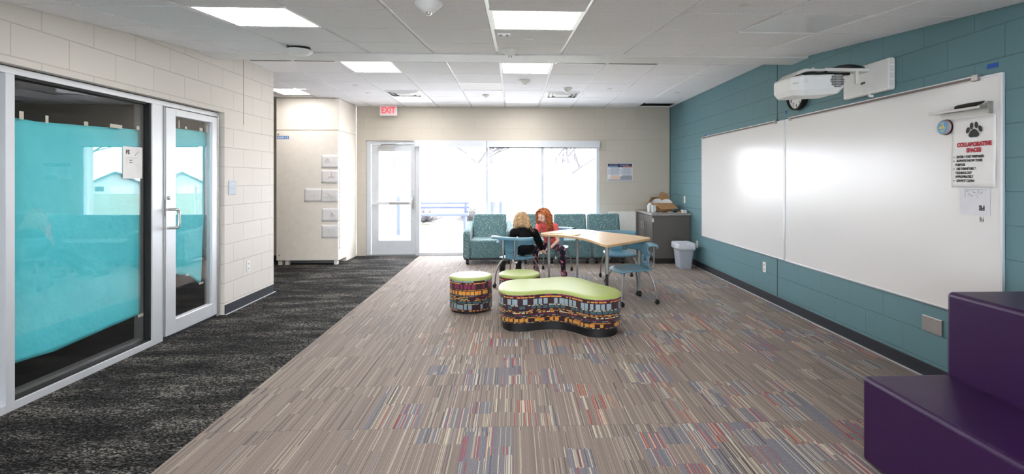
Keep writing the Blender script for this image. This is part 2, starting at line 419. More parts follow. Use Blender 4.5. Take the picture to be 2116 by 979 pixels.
# movement joints and corner beads
struct('trim_1', MB().box(XR-.003, XR, 5.562, 5.574, .1, 2.74).box(XR-.012, XR, YB-.012, YB, .1, 2.74), P('sealant joint', (60, 84, 90), .7))
struct('trim_7', MB().box(XL, XL+.003, 5.765, 5.772, 2.0, 2.74), P('grey sealant joint', (150, 146, 140), .7))
struct('baseboard_right', MB().box(XR-.009, XR, -3.2, YB, .006, .1), BASEB, bev=.002)
struct('trim_2', MB().box(XR-.022, XR, -3.2, YB, 0, .007), P('pale edge bead', (190, 192, 198), .5))
mb = MB().box(XL, XL+.009, 5.40, 6.489, .006, .1).box(XL-.2, XL+.009, 6.48, 6.489, .006, .1)
struct('baseboard_left', mb, BASEB)
struct('trim_3', MB().box(XL, XL+.02, 5.40, 6.5, 0, .007), bpy.data.materials['pale edge bead'])
struct('baseboard_back', MB().box(1.59, XR-.01, YB-.009, YB, 0, .1).box(-6.6, -3.9, 8.911, 8.92, 0, .1), BASEB)
# the dark room behind the storefront
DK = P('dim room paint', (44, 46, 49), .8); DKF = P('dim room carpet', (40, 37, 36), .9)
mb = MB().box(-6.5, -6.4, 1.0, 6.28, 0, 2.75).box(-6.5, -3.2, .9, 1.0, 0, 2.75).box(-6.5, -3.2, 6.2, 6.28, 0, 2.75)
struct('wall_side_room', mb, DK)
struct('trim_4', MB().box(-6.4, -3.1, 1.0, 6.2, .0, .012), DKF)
def tiled(mb, x0, x1, y0, y1, zf, holes=(), gx=-.16, gy=5.85, p=.61, t=.013, gap=.014):
    """grid plane at zf(y) with tiles standing 6 mm proud below it"""
    for i in range(-12, 12):
        for j in range(-16, 10):
            a, b = gx+i*p, gx+(i+1)*p; c, d = gy+j*p, gy+(j+1)*p
            if (i, j) in holes: continue
            a2, b2, c2, d2 = max(a, x0), min(b, x1), max(c, y0), min(d, y1)
            if b2-a2 < .03 or d2-c2 < .03: continue
            a2 += gap*(a >= x0); b2 -= gap*(b <= x1); c2 += gap*.5*(c >= y0); d2 -= gap*.5*(d <= y1)
            vs = [(x, y, zf(y)-q) for q in (t, 0) for y in (c2, d2) for x in (a2, b2)]
            mb.add(vs, [(0, 2, 3, 1), (0, 1, 5, 4), (2, 6, 7, 3), (0, 4, 6, 2), (1, 3, 7, 5)], 1)
# far ceiling (flat)
def cidx(x, y): return (math.floor((x+.16)/.61), math.floor((y-5.85)/.61))
PX0 = -.16
far_lights = [(-1.685, 6.155), (.145, 6.155), (-3.335, 7.90), (-1.685, 8.595), (.145, 8.595)]
holes = {cidx(x, y) for x, y in far_lights} | {cidx(-.465, 7.375)}
hole_open = cidx(2.6, 9.1)
mb = MB()
hx0, hx1, hy0, hy1 = 2.29, XR-.03, 8.905, YB-.05
for a, b, c, d in ((-6.6, hx0, YBEAM, YB+.3), (hx1, XR, YBEAM, YB+.3), (hx0, hx1, YBEAM, hy0), (hx0, hx1, hy1, YB+.3)):
    mb.box(a, b, c, d, ZF, ZF+.02, 0)
tiled(mb, -6.5, XR-.01, YBEAM, YB-.005, lambda y: ZF, holes | {hole_open})
holes_done = True
struct('ceiling', mb, [GRID, TILE])
struct('trim_5', MB().box(hx0-.02, hx1+.02, hy0-.02, hy0, ZF+.02, 3.05).box(hx0-.02, hx0, hy0, hy1, ZF+.02, 3.05).box(hx0-.02, hx1+.02, hy0-.02, hy1+.02, 3.05, 3.07).box(hx1, hx1+.02, hy0, hy1, ZF+.02, 3.05).box(hx0, hx1, hy1, hy1+.02, ZF+.02, 3.05), P('dark plenum', (40, 38, 36), .9))
# near ceiling (pitched)
mb = MB()
ys = [-3.2, 1.6, YFACE]
for a, b in zip(ys[:-1], ys[1:]):
    za, zb = znear(a), znear(b)
    mb.add([(-3.18, a, za), (XR, a, za), (XR, b, zb), (-3.18, b, zb), (-3.18, a, za+.03), (XR, a, za+.03), (XR, b, zb+.03), (-3.18, b, zb+.03)],
           [(0, 3, 2, 1), (4, 5, 6, 7), (0, 1, 5, 4), (1, 2, 6, 5), (2, 3, 7, 6), (3, 0, 4, 7)], 0)
near_lights = [(-1.675, 3.455), (.145, 3.455), (-1.675, .405), (.145, .405), (-1.675, -1.425), (.145, -1.425), (1.975, -1.425)]
NG = 3.15
def cidn(x, y): return (math.floor((x+.16)/.61), math.floor((y-NG)/.61))
tiled(mb, XL+.01, XR-.01, -3.1, YFACE-.005, znear, {cidn(x, y) for x, y in near_lights} | {cidn(1.975, 3.455)}, gy=NG)
struct('ceiling_near', mb, [GRID, TILE])
# dropped beam between them
BM = P('beam paint', (226, 226, 225), .55)
struct('trim_6', MB().box(XL, XR, YFACE, YBEAM, 2.598, 3.0), BM, bev=.004)
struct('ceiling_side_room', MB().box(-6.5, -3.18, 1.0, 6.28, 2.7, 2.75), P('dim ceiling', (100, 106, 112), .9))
struct('ceiling_rear', MB().box(-6.6, -3.18, -3.2, 1.0, 2.7, 2.75), GRID)

# ------------------------------------------------------------------ ceiling lights
LENS = emit('lit diffuser', (1, .96, .95), PANEL)
def panel(x, y, zf, label, group):
    z = zf(y); t = thing('ceiling_light', (x, y, z), label, 'ceiling light', group)
    sl = (zf(y+.1)-zf(y-.1))/.2
    def q(mb, x0, x1, y0, y1, a, b):
        vs = [(xx, yy, yy*sl+zz) for zz in (a, b) for yy in (y0, y1) for xx in (x0, x1)]
        mb.add(vs, [(0, 2, 3, 1), (4, 5, 7, 6), (0, 1, 5, 4), (2, 6, 7, 3), (0, 4, 6, 2), (1, 3, 7, 5)])
    m = MB(); R = .298; r = .276
    q(m, -R, R, -R, -r, -.012, -.001); q(m, -R, R, r, R, -.012, -.001); q(m, -R, -r, -r, r, -.012, -.001); q(m, r, R, -r, r, -.012, -.001)
    part('frame', m, GRID, t)
    m = MB(); q(m, -r, r, -r, r, -.007, -.002); part('diffuser', m, LENS, t)
for (x, y), l in zip(near_lights, ['square lit ceiling panel nearest the left glass wall, in front of the beam', 'square lit ceiling panel in the middle of the near ceiling', 'square lit ceiling panel behind the viewer on the left', 'square lit ceiling panel behind the viewer in the middle', 'square lit ceiling panel at the rear left', 'square lit ceiling panel at the rear middle', 'square lit ceiling panel at the rear right']):
    panel(x, y, znear, l, 'square ceiling light panels')
for (x, y), l in zip(far_lights, ['lit ceiling panel just behind the beam, left of the middle', 'lit ceiling panel just behind the beam, in the middle', 'lit ceiling panel over the tall cream cabinet', 'lit ceiling panel in front of the EXIT sign', 'lit ceiling panel nearest the glazed wall, in the middle']):
    panel(x, y, lambda q: ZF, l, 'square ceiling light panels')

# ------------------------------------------------------------------ ceiling fittings
def disc(name, x, y, zf, r, h, label, cat, mat=None, prof=None, group=None):
    z = zf(y)-.013; t = thing(name, (x, y, z), label, cat, group)
    m = MB().lathe(prof or [(r, 0), (r, -h*.6), (r*.85, -h), (.001, -h)], n=28); part('cover', m, mat or WHITE, t, sm=40)
    return t
zfar = lambda y: ZF
t = disc('ceiling_speaker', -1.93, 4.68, znear, .1, .03, 'white oval ceiling device on a black mount near the beam', 'ceiling device', BLACK, [(.095, .004), (.10, -.012), (.085, -.025), (.001, -.025)])
part('dome', MB().lathe([(.02, -.02), (.112, -.028), (.118, -.04), (.09, -.062), (.045, -.072), (.001, -.074)], n=32), WHITE, t, sm=50)
def dome(x, y, zf, label, s=1):
    t = disc('smoke_detector', x, y, zf, .078*s, .014, label, 'smoke detector', WHITE, [(.078*s, 0), (.08*s, -.012), (.07*s, -.022), (.045*s, -.045*s), (.03*s, -.058*s), (.001, -.06*s)], 'smoke detectors on the ceiling')
    part('lens', MB().lathe([(.018*s, -.052*s), (.016*s, -.072*s), (.001, -.076*s)], n=16), STEEL, t, sm=50)
dome(-.035, 4.70, znear, 'white domed detector on the near ceiling just before the beam')
dome(.14, 6.88, zfar, 'white domed detector behind the middle light panel past the beam')
dome(.77, 7.45, zfar, 'white domed detector in front of the right air vent', .9)
dome(-.44, 8.08, zfar, 'small white detector on the far ceiling left of the middle row', .75)
dome(-.49, 2.97, znear, 'white domed detector at the top edge, nearest the viewer')
for x, y, zf, l in ((.124, 4.105, znear, 'flat grey sprinkler cover beside the near middle light panel'), (1.33, 2.90, znear, 'flat white sprinkler cover nearest the viewer on the right'), (-2.234, 7.33, zfar, 'small grey sprinkler cover at the far left, nearer the beam'), (-2.24, 7.97, zfar, 'small grey sprinkler cover at the far left, nearer the EXIT sign'), (1.41, 7.49, zfar, 'small white sprinkler cover right of the far detectors'), (2.5, 7.75, zfar, 'small flat sprinkler cover nearest the teal wall')):
    disc('sprinkler_cover', x, y, zf, .04, .006, l, 'sprinkler', WHITED, group='round sprinkler covers')
t = thing('occupancy_sensor', (-.075, 3.91, znear(3.91)-.013), 'small white rectangular sensor beside the near middle light panel', 'sensor')
part('housing', MB().box(-.05, .05, -.022, .022, -.012, .004), WHITE, t, bev=.003)
for dx in (-.025, .025): part('lens', MB().lathe([(.012, -.012), (.010, -.018), (.001, -.019)], c=(dx, 0, 0), n=16), INKG, t, sm=40)
def slot(x0, x1, y, label):
    t = thing('slot_diffuser', ((x0+x1)/2, y, ZF-.013), label, 'air vent', 'long slot air diffusers'); L = (x1-x0)/2
    part('frame', MB().box(-L, L, -.055, .055, -.006, .002), GRID, t, bev=.002)
    for dy in (-.022, .022):
        for a, b in ((-L+.02, -.02), (.02, L-.02)): part('slot', MB().box(a, b, dy-.007, dy+.007, -.009, -.0055), GASK, t)
slot(.47, 1.66, 5.80, 'long two-slot air diffuser behind the beam, right of the middle light')
slot(-2.95, -1.99, 5.80, 'long two-slot air diffuser behind the beam, by the cream left wall')
def vent(x, y, label):
    t = thing('ceiling_vent', (x, y, ZF-.013), label, 'air vent', 'square ceiling vents')
    m = MB()
    for k, r in enumerate((.26, .20, .14)): m.add([(-r, -r, -.002), (r, -r, -.002), (r, r, -.002), (-r, r, -.002), (-r+.04, -r+.04, -.022), (r-.04, -r+.04, -.022), (r-.04, r-.04, -.022), (-r+.04, r-.04, -.022)], [(i, (i+1) % 4, 4+(i+1) % 4, 4+i) for i in range(4)])
    o = part('louvre', m, GRID, t); mo = o.modifiers.new('s', 'SOLIDIFY'); mo.thickness = .003
    part('plate', MB().box(-.1, .1, -.1, .1, -.024, -.020), GRID, t)
    part('backing', MB().box(-.25, .25, -.25, .25, -.001, .004), INKG, t)
vent(-1.685, 7.985, 'square ceiling vent in front of the far light by the EXIT sign'); vent(.755, 7.985, 'square ceiling vent right of the middle row, near the glazed wall')
def smoothtile(x, y, zf, label):
    t = zf(y); sl = (zf(y+.1)-zf(y-.1))/.2; R = .285
    m = MB(); vs = [(xx, yy, yy*sl+zz) for zz in (-.010, -.001) for yy in (-R, R) for xx in (-R, R)]
    m.add(vs, [(0, 2, 3, 1), (4, 5, 7, 6), (0, 1, 5, 4), (2, 6, 7, 3), (0, 4, 6, 2), (1, 3, 7, 5)])
    o = part('access_panel', m, P('satin panel', (238, 238, 238), .25), None); o.location = (x, y, t-.001); tag(o, label, 'ceiling panel')
smoothtile(1.975, 3.455, znear, 'smooth satin square ceiling panel above the projector'); smoothtile(-.465, 7.375, zfar, 'smooth satin square ceiling panel on the far ceiling left of the middle row')
# exit sign
t = thing('exit_sign', (-2.25, 9.3, ZF-.01), 'white EXIT sign with red letters hanging over the glazed door', 'exit sign')
part('housing', MB().box(-.15, .15, -.025, .025, -.19, -.006), WHITE, t, bev=.004)
part('mount', MB().box(-.06, .06, -.02, .02, -.01, 0), WHITE, t)
part('face', MB().box(-.135, .135, -.029, -.025, -.175, -.02), P('frosted face', (232, 205, 205), .5), t)
text('lettering', 'EXIT', .155, emit('lit red letters', (.85, .07, .09), .75), (0, -.030, -.1), WB, t, bold=.004, sx=.78, ext=.001)

# ------------------------------------------------------------------ end-wall glazing
FR = P('painted aluminium frame', (206, 210, 214), .4, .15)
def bars(name, lst, parent=None):
    m = MB()
    for b in lst: m.box(*b)
    return m
wf = struct('window_1', bars('w', [(-1.80, -1.73, 9.47, 9.60, 0, 2.10), (-.525, -.475, 9.47, 9.60, .05, 2.10), (.505, .555, 9.47, 9.60, .05, 2.10), (1.53, 1.59, 9.47, 9.60, 0, 2.10),
     (-1.73, 1.53, 9.47, 9.60, 0, .05), (-1.73, 1.53, 9.47, 9.60, 2.04, 2.10)]), FR, bev=.003)
for a, b in ((-1.73, -.525), (-.475, .505), (.555, 1.53)):
    part('pane', MB().box(a, b, 9.545, 9.551, .05, 2.04), GLASSW, wf)
t = thing('roller_shade_box', (-.1, 9.40, 1.99), 'long pale roller shade box across the head of the glazed wall', 'roller shade')
part('cassette', MB().box(-1.80, -.50, 9.37, 9.458, 1.995, 2.105).box(-.494, 1.585, 9.37, 9.458, 1.985, 2.105), FR, t, w=(-.1, 9.40, 1.99), bev=.004)
part('end_cap', MB().box(-1.815, -1.802, 9.365, 9.458, 1.99, 2.107), ALU, t, w=(-.1, 9.40, 1.99))
part('shade_edge', MB().box(-.45, 1.52, 9.40, 9.404, 1.968, 1.984), INK, t, w=(-.1, 9.40, 1.99))
# exit door
df = struct('door_1', bars('d', [(-2.70, -2.625, 9.50, 9.62, 0, 2.105), (-1.815, -1.802, 9.50, 9.62, 0, 2.105), (-2.625, -1.815, 9.50, 9.62, 2.045, 2.105)]), FR, bev=.003)
lf = part('door_leaf', bars('l', [(-2.615, -2.485, 9.53, 9.575, .015, 2.04), (-1.905, -1.82, 9.53, 9.575, .015, 2.04), (-2.485, -1.905, 9.53, 9.575, .015, .27), (-2.485, -1.905, 9.53, 9.575, 1.915, 2.04)]), FR, df, bev=.003)
part('pane', MB().box(-2.485, -1.905, 9.55, 9.556, .27, 1.915), GLASSW, lf)
part('threshold', MB().box(-2.70, -1.80, 9.46, 9.60, 0, .014), ALUD, df)
pb = part('panic_bar', MB().box(-2.60, -1.87, 9.475, 9.515, .93, .985), ALU, df, bev=.008)
part('push_pad', MB().box(-2.28, -1.92, 9.465, 9.475, .935, .98), CHROME, df, bev=.003)
part('door_handle', MB().tube([(-1.862, 9.52, .86), (-1.862, 9.47, .88), (-1.862, 9.455, .95), (-1.862, 9.47, 1.04), (-1.862, 9.52, 1.06)], .012).box(-1.885, -1.84, 9.50, 9.53, .87, 1.10), STEEL, df)
part('keyhole', MB().lathe([(.012, 0), (.012, -.006), (.001, -.007)], c=(-1.862, 9.53, 1.17), axis='y', n=16).lathe([(.011, 0), (.011, -.005), (.001, -.006)], c=(-1.862, 9.53, .80), axis='y', n=16), STEEL, df)
part('door_closer', MB().box(-2.48, -2.20, 9.46, 9.53, 1.945, 2.015).tube([(-2.42, 9.47, 2.03), (-2.15, 9.46, 2.045), (-2.05, 9.50, 2.05)], .008).tube([(-2.42, 9.49, 2.01), (-2.42, 9.47, 2.04)], .01), STEEL, df, bev=.003)
text('number', '13', .26, P('pale vinyl numerals', (190, 215, 228), .6), (-2.14, 9.559, 1.70), ((-1, 0, 0), (0, 0, 1)), df, sx=.9)

# ------------------------------------------------------------------ left storefront
XG = -3.03
def fr(y0, y1, z0, z1, x0=XG-.11, x1=XG): return (x0, x1, y0, y1, z0, z1)
sf = struct('window_2', bars('s', [fr(3.18, 3.235, .0, 2.035), fr(4.42, 4.535, 0, 2.035), fr(1.2, 3.18, 0, .05), fr(3.235, 4.42, 0, .05), fr(1.2, 5.40, 2.035, 2.077)]), ALU, bev=.002)
part('gasket', bars('g', [(XG-.105, XG-.012, 3.235, 4.365, 2.02, 2.035), (XG-.105, XG-.012, 4.40, 4.42, .05, 2.035), (XG-.105, XG-.012, 3.235, 4.42, .05, .062)]), GASK, sf)
part('inner_frame', bars('g', [(XG-.11, XG-.06, 4.365, 4.40, .06, 2.02), (XG-.11, XG-.06, 3.235, 4.365, .062, .085)]), ALUD, sf)
part('head_shadow_strip', MB().box(XG-.10, XG-.02, 1.2, 5.40, 2.077, 2.086), GASK, sf)  # solid black strip painted in as the shadow line above the frame
part('pane', MB().box(XG-.052, XG-.046, 3.235, 4.42, .05, 2.035), GLASS, sf)
part('pane', MB().box(XG-.052, XG-.046, 1.2, 3.18, .05, 2.035), GLASS, sf)
df = struct('door_2', bars('d', [fr(4.535, 4.55, 0, 2.035), fr(5.36, 5.40, 0, 2.035), ]), ALU, bev=.002)
lf = part('door_leaf', bars('l', [fr(4.575, 4.70, .03, 2.025, XG-.045, XG+.012), fr(5.255, 5.335, .03, 2.025, XG-.045, XG+.012), fr(4.70, 5.255, .03, .155, XG-.045, XG+.012), fr(4.70, 5.255, 1.965, 2.025, XG-.045, XG+.012)]), ALU, df, bev=.004)
part('pane', MB().box(XG-.02, XG-.014, 4.70, 5.255, .155, 1.965), GLASS, lf)
part('weather_strip', MB().box(XG-.04, XG+.006, 4.552, 4.573, .03, 2.03), ALUD, df, bev=.003)
part('hinge', MB().tube([(XG+.012, 5.35, .02), (XG+.012, 5.35, 2.03)], .010), STEEL, df, sm=40)
part('threshold', MB().box(XG-.09, XG-.01, 4.54, 5.36, 0, .016), P('dark threshold', (70, 78, 86), .4, .5), df)
part('door_handle', MB().tube([(XG+.012, 4.615, 1.135), (XG+.075, 4.615, 1.135), (XG+.085, 4.63, 1.12), (XG+.085, 4.63, .99), (XG+.075, 4.615, .972), (XG+.012, 4.615, .972)], .0125), STEEL, df, sm=40)
part('keyhole', MB().lathe([(.018, 0), (.018, .012), (.001, .014)], c=(XG+.012, 4.61, 1.235), axis='x', n=20).box(XG+.008, XG+.016, 4.565, 4.58, 1.08, 1.22), STEEL, df)

# teal paper taped inside the glazing
def sheet(name, poly_top, poly_bot, x, mat, amp, seed, nu=60, nv=50, thick=.0006):
    def at(lst, u):
        y = lst[0][0]+(lst[-1][0]-lst[0][0])*u
        for (a, za), (b, zb) in zip(lst[:-1], lst[1:]):
            if y <= b+1e-6: return za+(zb-za)*(y-a)/(b-a)
        return lst[-1][1]
    def fn(u, v):
        y = poly_top[0][0]+(poly_top[-1][0]-poly_top[0][0])*u; yb = poly_bot[0][0]+(poly_bot[-1][0]-poly_bot[0][0])*u
        zt, zb = at(poly_top, u), at(poly_bot, u)
        yy = yb+(y-yb)*v; z = zb+(zt-zb)*v
        n1 = noise.noise(Vector((yy*2.4, z*2.2, seed)))+.4*noise.noise(Vector((yy*7, z*7, seed+3)))
        return (x-amp*(1+n1), yy, z)
    m = MB().grid(fn, nu, nv); me = m.mesh(name, mat); o = link(name, me); smooth(o)
    mo = o.modifiers.new('s', 'SOLIDIFY'); mo.thickness = thick; return o
o = sheet('paper_cover', [(3.19, 1.79), (3.45, 1.775), (3.60, 1.78), (3.9, 1.79), (4.1, 1.80), (4.36, 1.81)], [(3.19, .262), (3.6, .235), (4.0, .262), (4.3, .275), (4.41, .28)], XG-.066, TEAL, .010, 2)
tag(o, 'large crinkled teal paper taped behind the big glass pane', 'paper')
o = sheet('paper_cover', [(4.60, 1.855), (4.85, 1.865), (5.28, 1.875)], [(4.60, .60), (4.85, .52), (5.02, .47), (5.18, .36)], XG-.052, TEAL, .005, 9)
tag(o, 'narrower teal paper taped behind the door glass', 'paper')
def tape(y, z, w, h, x=XG-.0535, label='', rot=0):
    o = part('tape_strip', MB().box(-.0004, .0004, -w/2, w/2, -h/2, h/2), TAPE); o.location = (x, y, z); o.rotation_euler = (rot, 0, 0)
    tag(o, label, 'tape', 'masking tape holding the teal paper')
for y, z, w, h, l in ((3.335, 1.80, .03, .05, 'first strip of tape from the left on top of the big teal sheet'), (3.51, 1.795, .022, .05, 'second strip of tape from the left on top of the big teal sheet'), (3.82, 1.80, .035, .03, 'small middle strip of tape on top of the big teal sheet'), (4.10, 1.81, .12, .028, 'long strip of tape on top of the big teal sheet'), (4.33, 1.82, .03, .03, 'rightmost strip of tape on top of the big teal sheet'), (4.365, 1.50, .022, .19, 'upright strip of tape on the right edge of the big teal sheet'), (4.36, .275, .06, .025, 'tape strip at the bottom right corner of the big teal sheet'), (3.26, .26, .05, .02, 'tape strip at the bottom left corner of the big teal sheet')):
    tape(y, z, w, h, label=l)
for y, z, w, h, l in ((4.72, 1.885, .02, .06, 'leftmost strip of tape on top of the door paper'), (4.80, 1.90, .014, .07, 'second strip of tape on top of the door paper'), (4.90, 1.88, .03, .02, 'tiny strip of tape near the middle on top of the door paper'), (5.13, 1.885, .05, .03, 'wide strip of tape on top of the door paper'), (5.225, 1.90, .02, .07, 'rightmost strip of tape on top of the door paper'), (4.74, .56, .05, .02, 'left strip of tape under the door paper'), (4.92, .505, .04, .02, 'middle strip of tape under the door paper'), (5.13, .385, .07, .02, 'right strip of tape under the door paper')):
    tape(y, z, w, h, x=XG-.024, label=l)
# notice on the glass
t = thing('notice', (XG-.044, 4.26, 1.53), 'white notice sheet taped on the big glass pane over the teal paper', 'notice')
part('sheet', MB().box(-.0005, .0008, -.105, .105, -.125, .13), PAPER, t)
text('heading', 'FE', .045, INK, (.0012, -.055, .085), WL, t, bold=.002, sx=.9)
for rb in ([(.0008, .0014, -.07, .04, .039, .041), (.0008, .0014, -.065, .0, .03, .031), (.0008, .0014, -.065, .0, -.005, -.004), (.0008, .0014, -.065, -.064, -.005, .03), (.0008, .0014, -.001, .0, -.005, .03), (.0008, .0014, -.04, -.01, .018, .024), (.0008, .0014, -.04, -.01, .002, .008), (.0008, .0014, .01, .07, -.02, -.0194), (.0008, .0014, .01, .06, -.057, -.0564)]): part('ruling', MB().box(*rb), INKG, t)
part('pen_mark', MB().tube([(.0014, .02, .06), (.0014, .06, .095)], .0018, n=6), INKG, t)
# room sign, outlets
t = thing('room_sign', (XL, 5.54, 1.31), 'small grey-blue room sign on the cream block wall beside the storefront', 'sign')
part('plate', MB().box(0, .006, -.068, .068, -.073, .073), P('grey blue plate', (160, 172, 188), .4), t, bev=.003)
text('lettering', '121A', .040, WHITE, (.0065, 0, .045), WL, t, sx=.9)
m = MB()
for i in range(5):
    for j in range(2): m.sphere((.0065, -.03+i*.015, .0-j*.012), .003, 8, 6)
part('braille', m, WHITE, t)
def outlet(loc, side, label, kind='outlet', group=None):
    sg = 1 if side == 'L' else -1
    t = thing('wall_outlet' if kind == 'outlet' else 'light_switch', loc, label, 'outlet' if kind == 'outlet' else 'switch', group)
    part('plate', MB().box(min(0, sg*.006), max(0, sg*.006), -.036, .036, -.058, .058), WHITE, t, bev=.002)
    if kind == 'outlet':
        for dz in (-.026, .026):
            part('socket', MB().box(min(sg*.005, sg*.008), max(sg*.005, sg*.008), -.017, .017, dz-.015, dz+.015), WHITED, t, bev=.002)
            part('slot', MB().box(min(sg*.007, sg*.0085), max(sg*.007, sg*.0085), -.009, -.006, dz-.006, dz+.008).box(min(sg*.007, sg*.0085), max(sg*.007, sg*.0085), .006, .009, dz-.006, dz+.008), GASK, t)
    else: part('toggle', MB().box(min(sg*.005, sg*.016), max(sg*.005, sg*.016), -.006, .006, -.012, .012), WHITED, t, bev=.002)
outlet((XL, 5.87, .425), 'L', 'white double outlet low on the cream block wall')
outlet((XR, 8.05, .36), 'R', 'white double outlet low on the teal wall behind the bin')
outlet((XR, 5.856, .376), 'R', 'white double outlet under the left whiteboard')
outlet((XR, 8.649, 1.05), 'R', 'white wall switch above the dark cabinet on the teal wall', 'switch')
t = thing('junction_cover', (XR, 3.455, .382), 'wide silver metal cover plate low on the teal wall beside the purple seating', 'cover plate')
part('plate', MB().box(-.012, 0, -.085, .085, -.055, .055), STEEL, t, bev=.003)
for y in (-.055, 0, .055):
    for z in (-.043, .043): part('screw', MB().lathe([(.005, -.011), (.004, -.0145), (.001, -.015)], c=(0, y, z), axis='x', n=12), CHROME, t)

# ------------------------------------------------------------------ tall cream cabinet
CX0, CX1, CY = -3.87, -2.87, 8.50
t = thing('mechanical_cabinet', (-3.37, 8.9, 0), 'tall cream metal cabinet running up to the ceiling in the left corner', 'cabinet'); w = (-3.37, 8.9, 0)
part('body', MB().box(CX0, CX1, CY+.02, 8.91, .07, ZF-.017).box(-2.97, CX1, 8.9, YB-.005, .0, ZF-.017), CREAM, t, w, bev=.004)
part('upper_panel', MB().box(CX0+.004, CX1-.004, CY, CY+.02, 2.205, ZF-.018), CREAM, t, w, bev=.004)
dr = part('door', MB().box(CX0+.004, CX1-.004, CY, CY+.02, .075, 2.19), CREAM, t, w, bev=.004)
for lx, lz in ((.05, .16), (.035, 2.13)): part('latch', MB().lathe([(.014, 0), (.012, -.008), (.001, -.01)], c=(CX0+lx, CY, lz), axis='y', n=16), STEEL, dr, w)
for a, b in ((CX0+.02, CX0+.08), (CX0+.13, CX0+.19), (CX1-.08, CX1-.03)): part('foot', MB().box(a, b, CY+.03, CY+.10, 0, .075), CREAM, t, w)
part('plinth', MB().box(CX0+.05, CX1-.05, CY+.18, CY+.2, .0, .07), INKG, t, w)
m = MB()
for k in range(60): m.box(CX1, CX1+.004, CY+.03, CY+.075, .25+k*.022, .262+k*.022)
part('grille', m, INKG, t, w)
part('side_seam', MB().box(CX1, CX1+.002, CY+.02, YB-.01, 2.196, 2.200), INKG, t, w)
lab = part('label_strip', MB().box(-3.853, -3.665, CY-.001, CY, 2.05, 2.105), P('blue label tape', (82, 140, 200), .5), t, w)
text('label_text', 'AHP-13', .052, WHITE, (-3.76, CY-.0015, 2.076), WB, lab, w=w, bold=.0012, sx=.98)
# exercise pictures; strokes in a 0..1 box
poses = {
 'white sheet with a downward bent red and black figure, topmost on the cream cabinet': (681.5, 333.5, [([(.22, .45), (.38, .72), (.52, .42)], 'k'), ([(.30, .66), (.38, .74), (.46, .62)], 'r'), ([(.15, .42), (.6, .42)], 'g'), ([(.6, .42), (.78, .40)], 'o')]),
 'white sheet with a lunging figure, second from the top on the cream cabinet': (681.5, 364.5, [([(.58, .85), (.60, .55), (.70, .52), (.74, .35)], 'r'), ([(.60, .55), (.50, .45), (.42, .42)], 'r'), ([(.58, .88), (.60, .62)], 'k')]),
 'white sheet with a curled kneeling figure, left of the others on the cream cabinet': (646.5, 403, [([(.45, .48), (.58, .55), (.64, .47)], 'r'), ([(.22, .42), (.72, .42)], 'g'), ([(.38, .47), (.46, .50)], 'k')]),
 'white sheet with a plank figure, right one of two side by side': (681.5, 403.5, [([(.30, .66), (.45, .58), (.60, .45)], 'r'), ([(.45, .58), (.62, .46)], 'k'), ([(.12, .40), (.78, .40)], 'm')]),
 'white sheet with a triangle pose figure, second from the bottom on the cream cabinet': (682.5, 443.5, [([(.50, .72), (.62, .62), (.72, .40)], 'k'), ([(.62, .62), (.50, .40)], 'r'), ([(.40, .38), (.82, .38)], 'g')]),
 'white sheet with a balancing black figure, bottom one on the cream cabinet': (682, 478, [([(.25, .62), (.42, .64), (.62, .72)], 'k'), ([(.42, .64), (.43, .40)], 'k'), ([(.28, .36), (.68, .36)], 'g')]),
}
cs, sn = math.cos(YAW), math.sin(YAW)
def at_y(px, py_, Y):
    a = (px-PX)/F_PX; b = -(py_-370)/F_PX; r = (a*cs+sn, cs-a*sn, b); k = Y/r[1]; return (r[0]*k, Y, 1.4+r[2]*k)
tones = {'k': INK, 'r': RED, 'g': INKG, 'o': P('orange ink', (210, 160, 110), .7), 'm': P('pale mat ink', (160, 180, 180), .7)}
for k, (l, (px_, py_, st)) in enumerate(poses.items()):
    c = at_y(px_, py_, CY-.003); t = thing('exercise_sheet', c, l, 'paper', 'exercise picture sheets on the cream cabinet')
    hw, hh = .136, .109
    def fn(u, v): return ((u-.5)*2*hw, -.004*(1-math.cos(u*5+k))*(1-v)-.0005, (v-.5)*2*hh)
    o = part('sheet', MB().grid(fn, 8, 6), PAPER, t, sm=60); mo = o.modifiers.new('s', 'SOLIDIFY'); mo.thickness = .0005
    for pts, cl in st:
        r = .0045 if cl in 'kr' else (.008 if cl == 'm' else .002)
        part('figure_line', MB().tube([((a-.5)*2*hw, -.0095, (b-.5)*2*hh) for a, b in pts], r, n=6, flat=.2), tones[cl], t)

# ------------------------------------------------------------------ whiteboards on the teal wall
def whiteboard(y0, y1, r0, r1, label):
    t = thing('whiteboard', (XR, (y0+y1)/2, 1.28), label, 'whiteboard', 'long whiteboards on the teal wall'); w = (XR, (y0+y1)/2, 1.28)
    z0, z1 = .524, 2.037
    part('surface', MB().box(XR-.014, XR-.001, y0+.008, y1-.008, z0+.008, z1-.008), BOARD, t, w)
    part('frame', bars('f', [(XR-.019, XR-.001, y0, y0+.012, z0, z1), (XR-.019, XR-.001, y1-.012, y1, z0, z1), (XR-.019, XR-.001, y0+.012, y1-.012, z0, z0+.012), (XR-.019, XR-.001, y0+.012, y1-.012, z1-.012, z1)]), ALU, t, w, bev=.002)
    part('map_rail', MB().box(XR-.030, XR-.019, r0, r1, z1-.018, z1+.012).box(XR-.032, XR-.030, r0, r1, z1+.006, z1+.012), ALU, t, w, bev=.001)
    part('rail_insert', MB().box(XR-.0315, XR-.030, r0, r1, z1-.014, z1+.003), P('taupe cork insert', (124, 110, 104), .8), t, w)
    for y in (r0, r1): part('rail_end', MB().box(XR-.036, XR-.001, y-.022, y+.022, z1-.022, z1+.018), CHROME, t, w, bev=.003)
whiteboard(5.395, 7.82, 5.57, 7.72, 'long blank whiteboard on the far half of the teal wall')
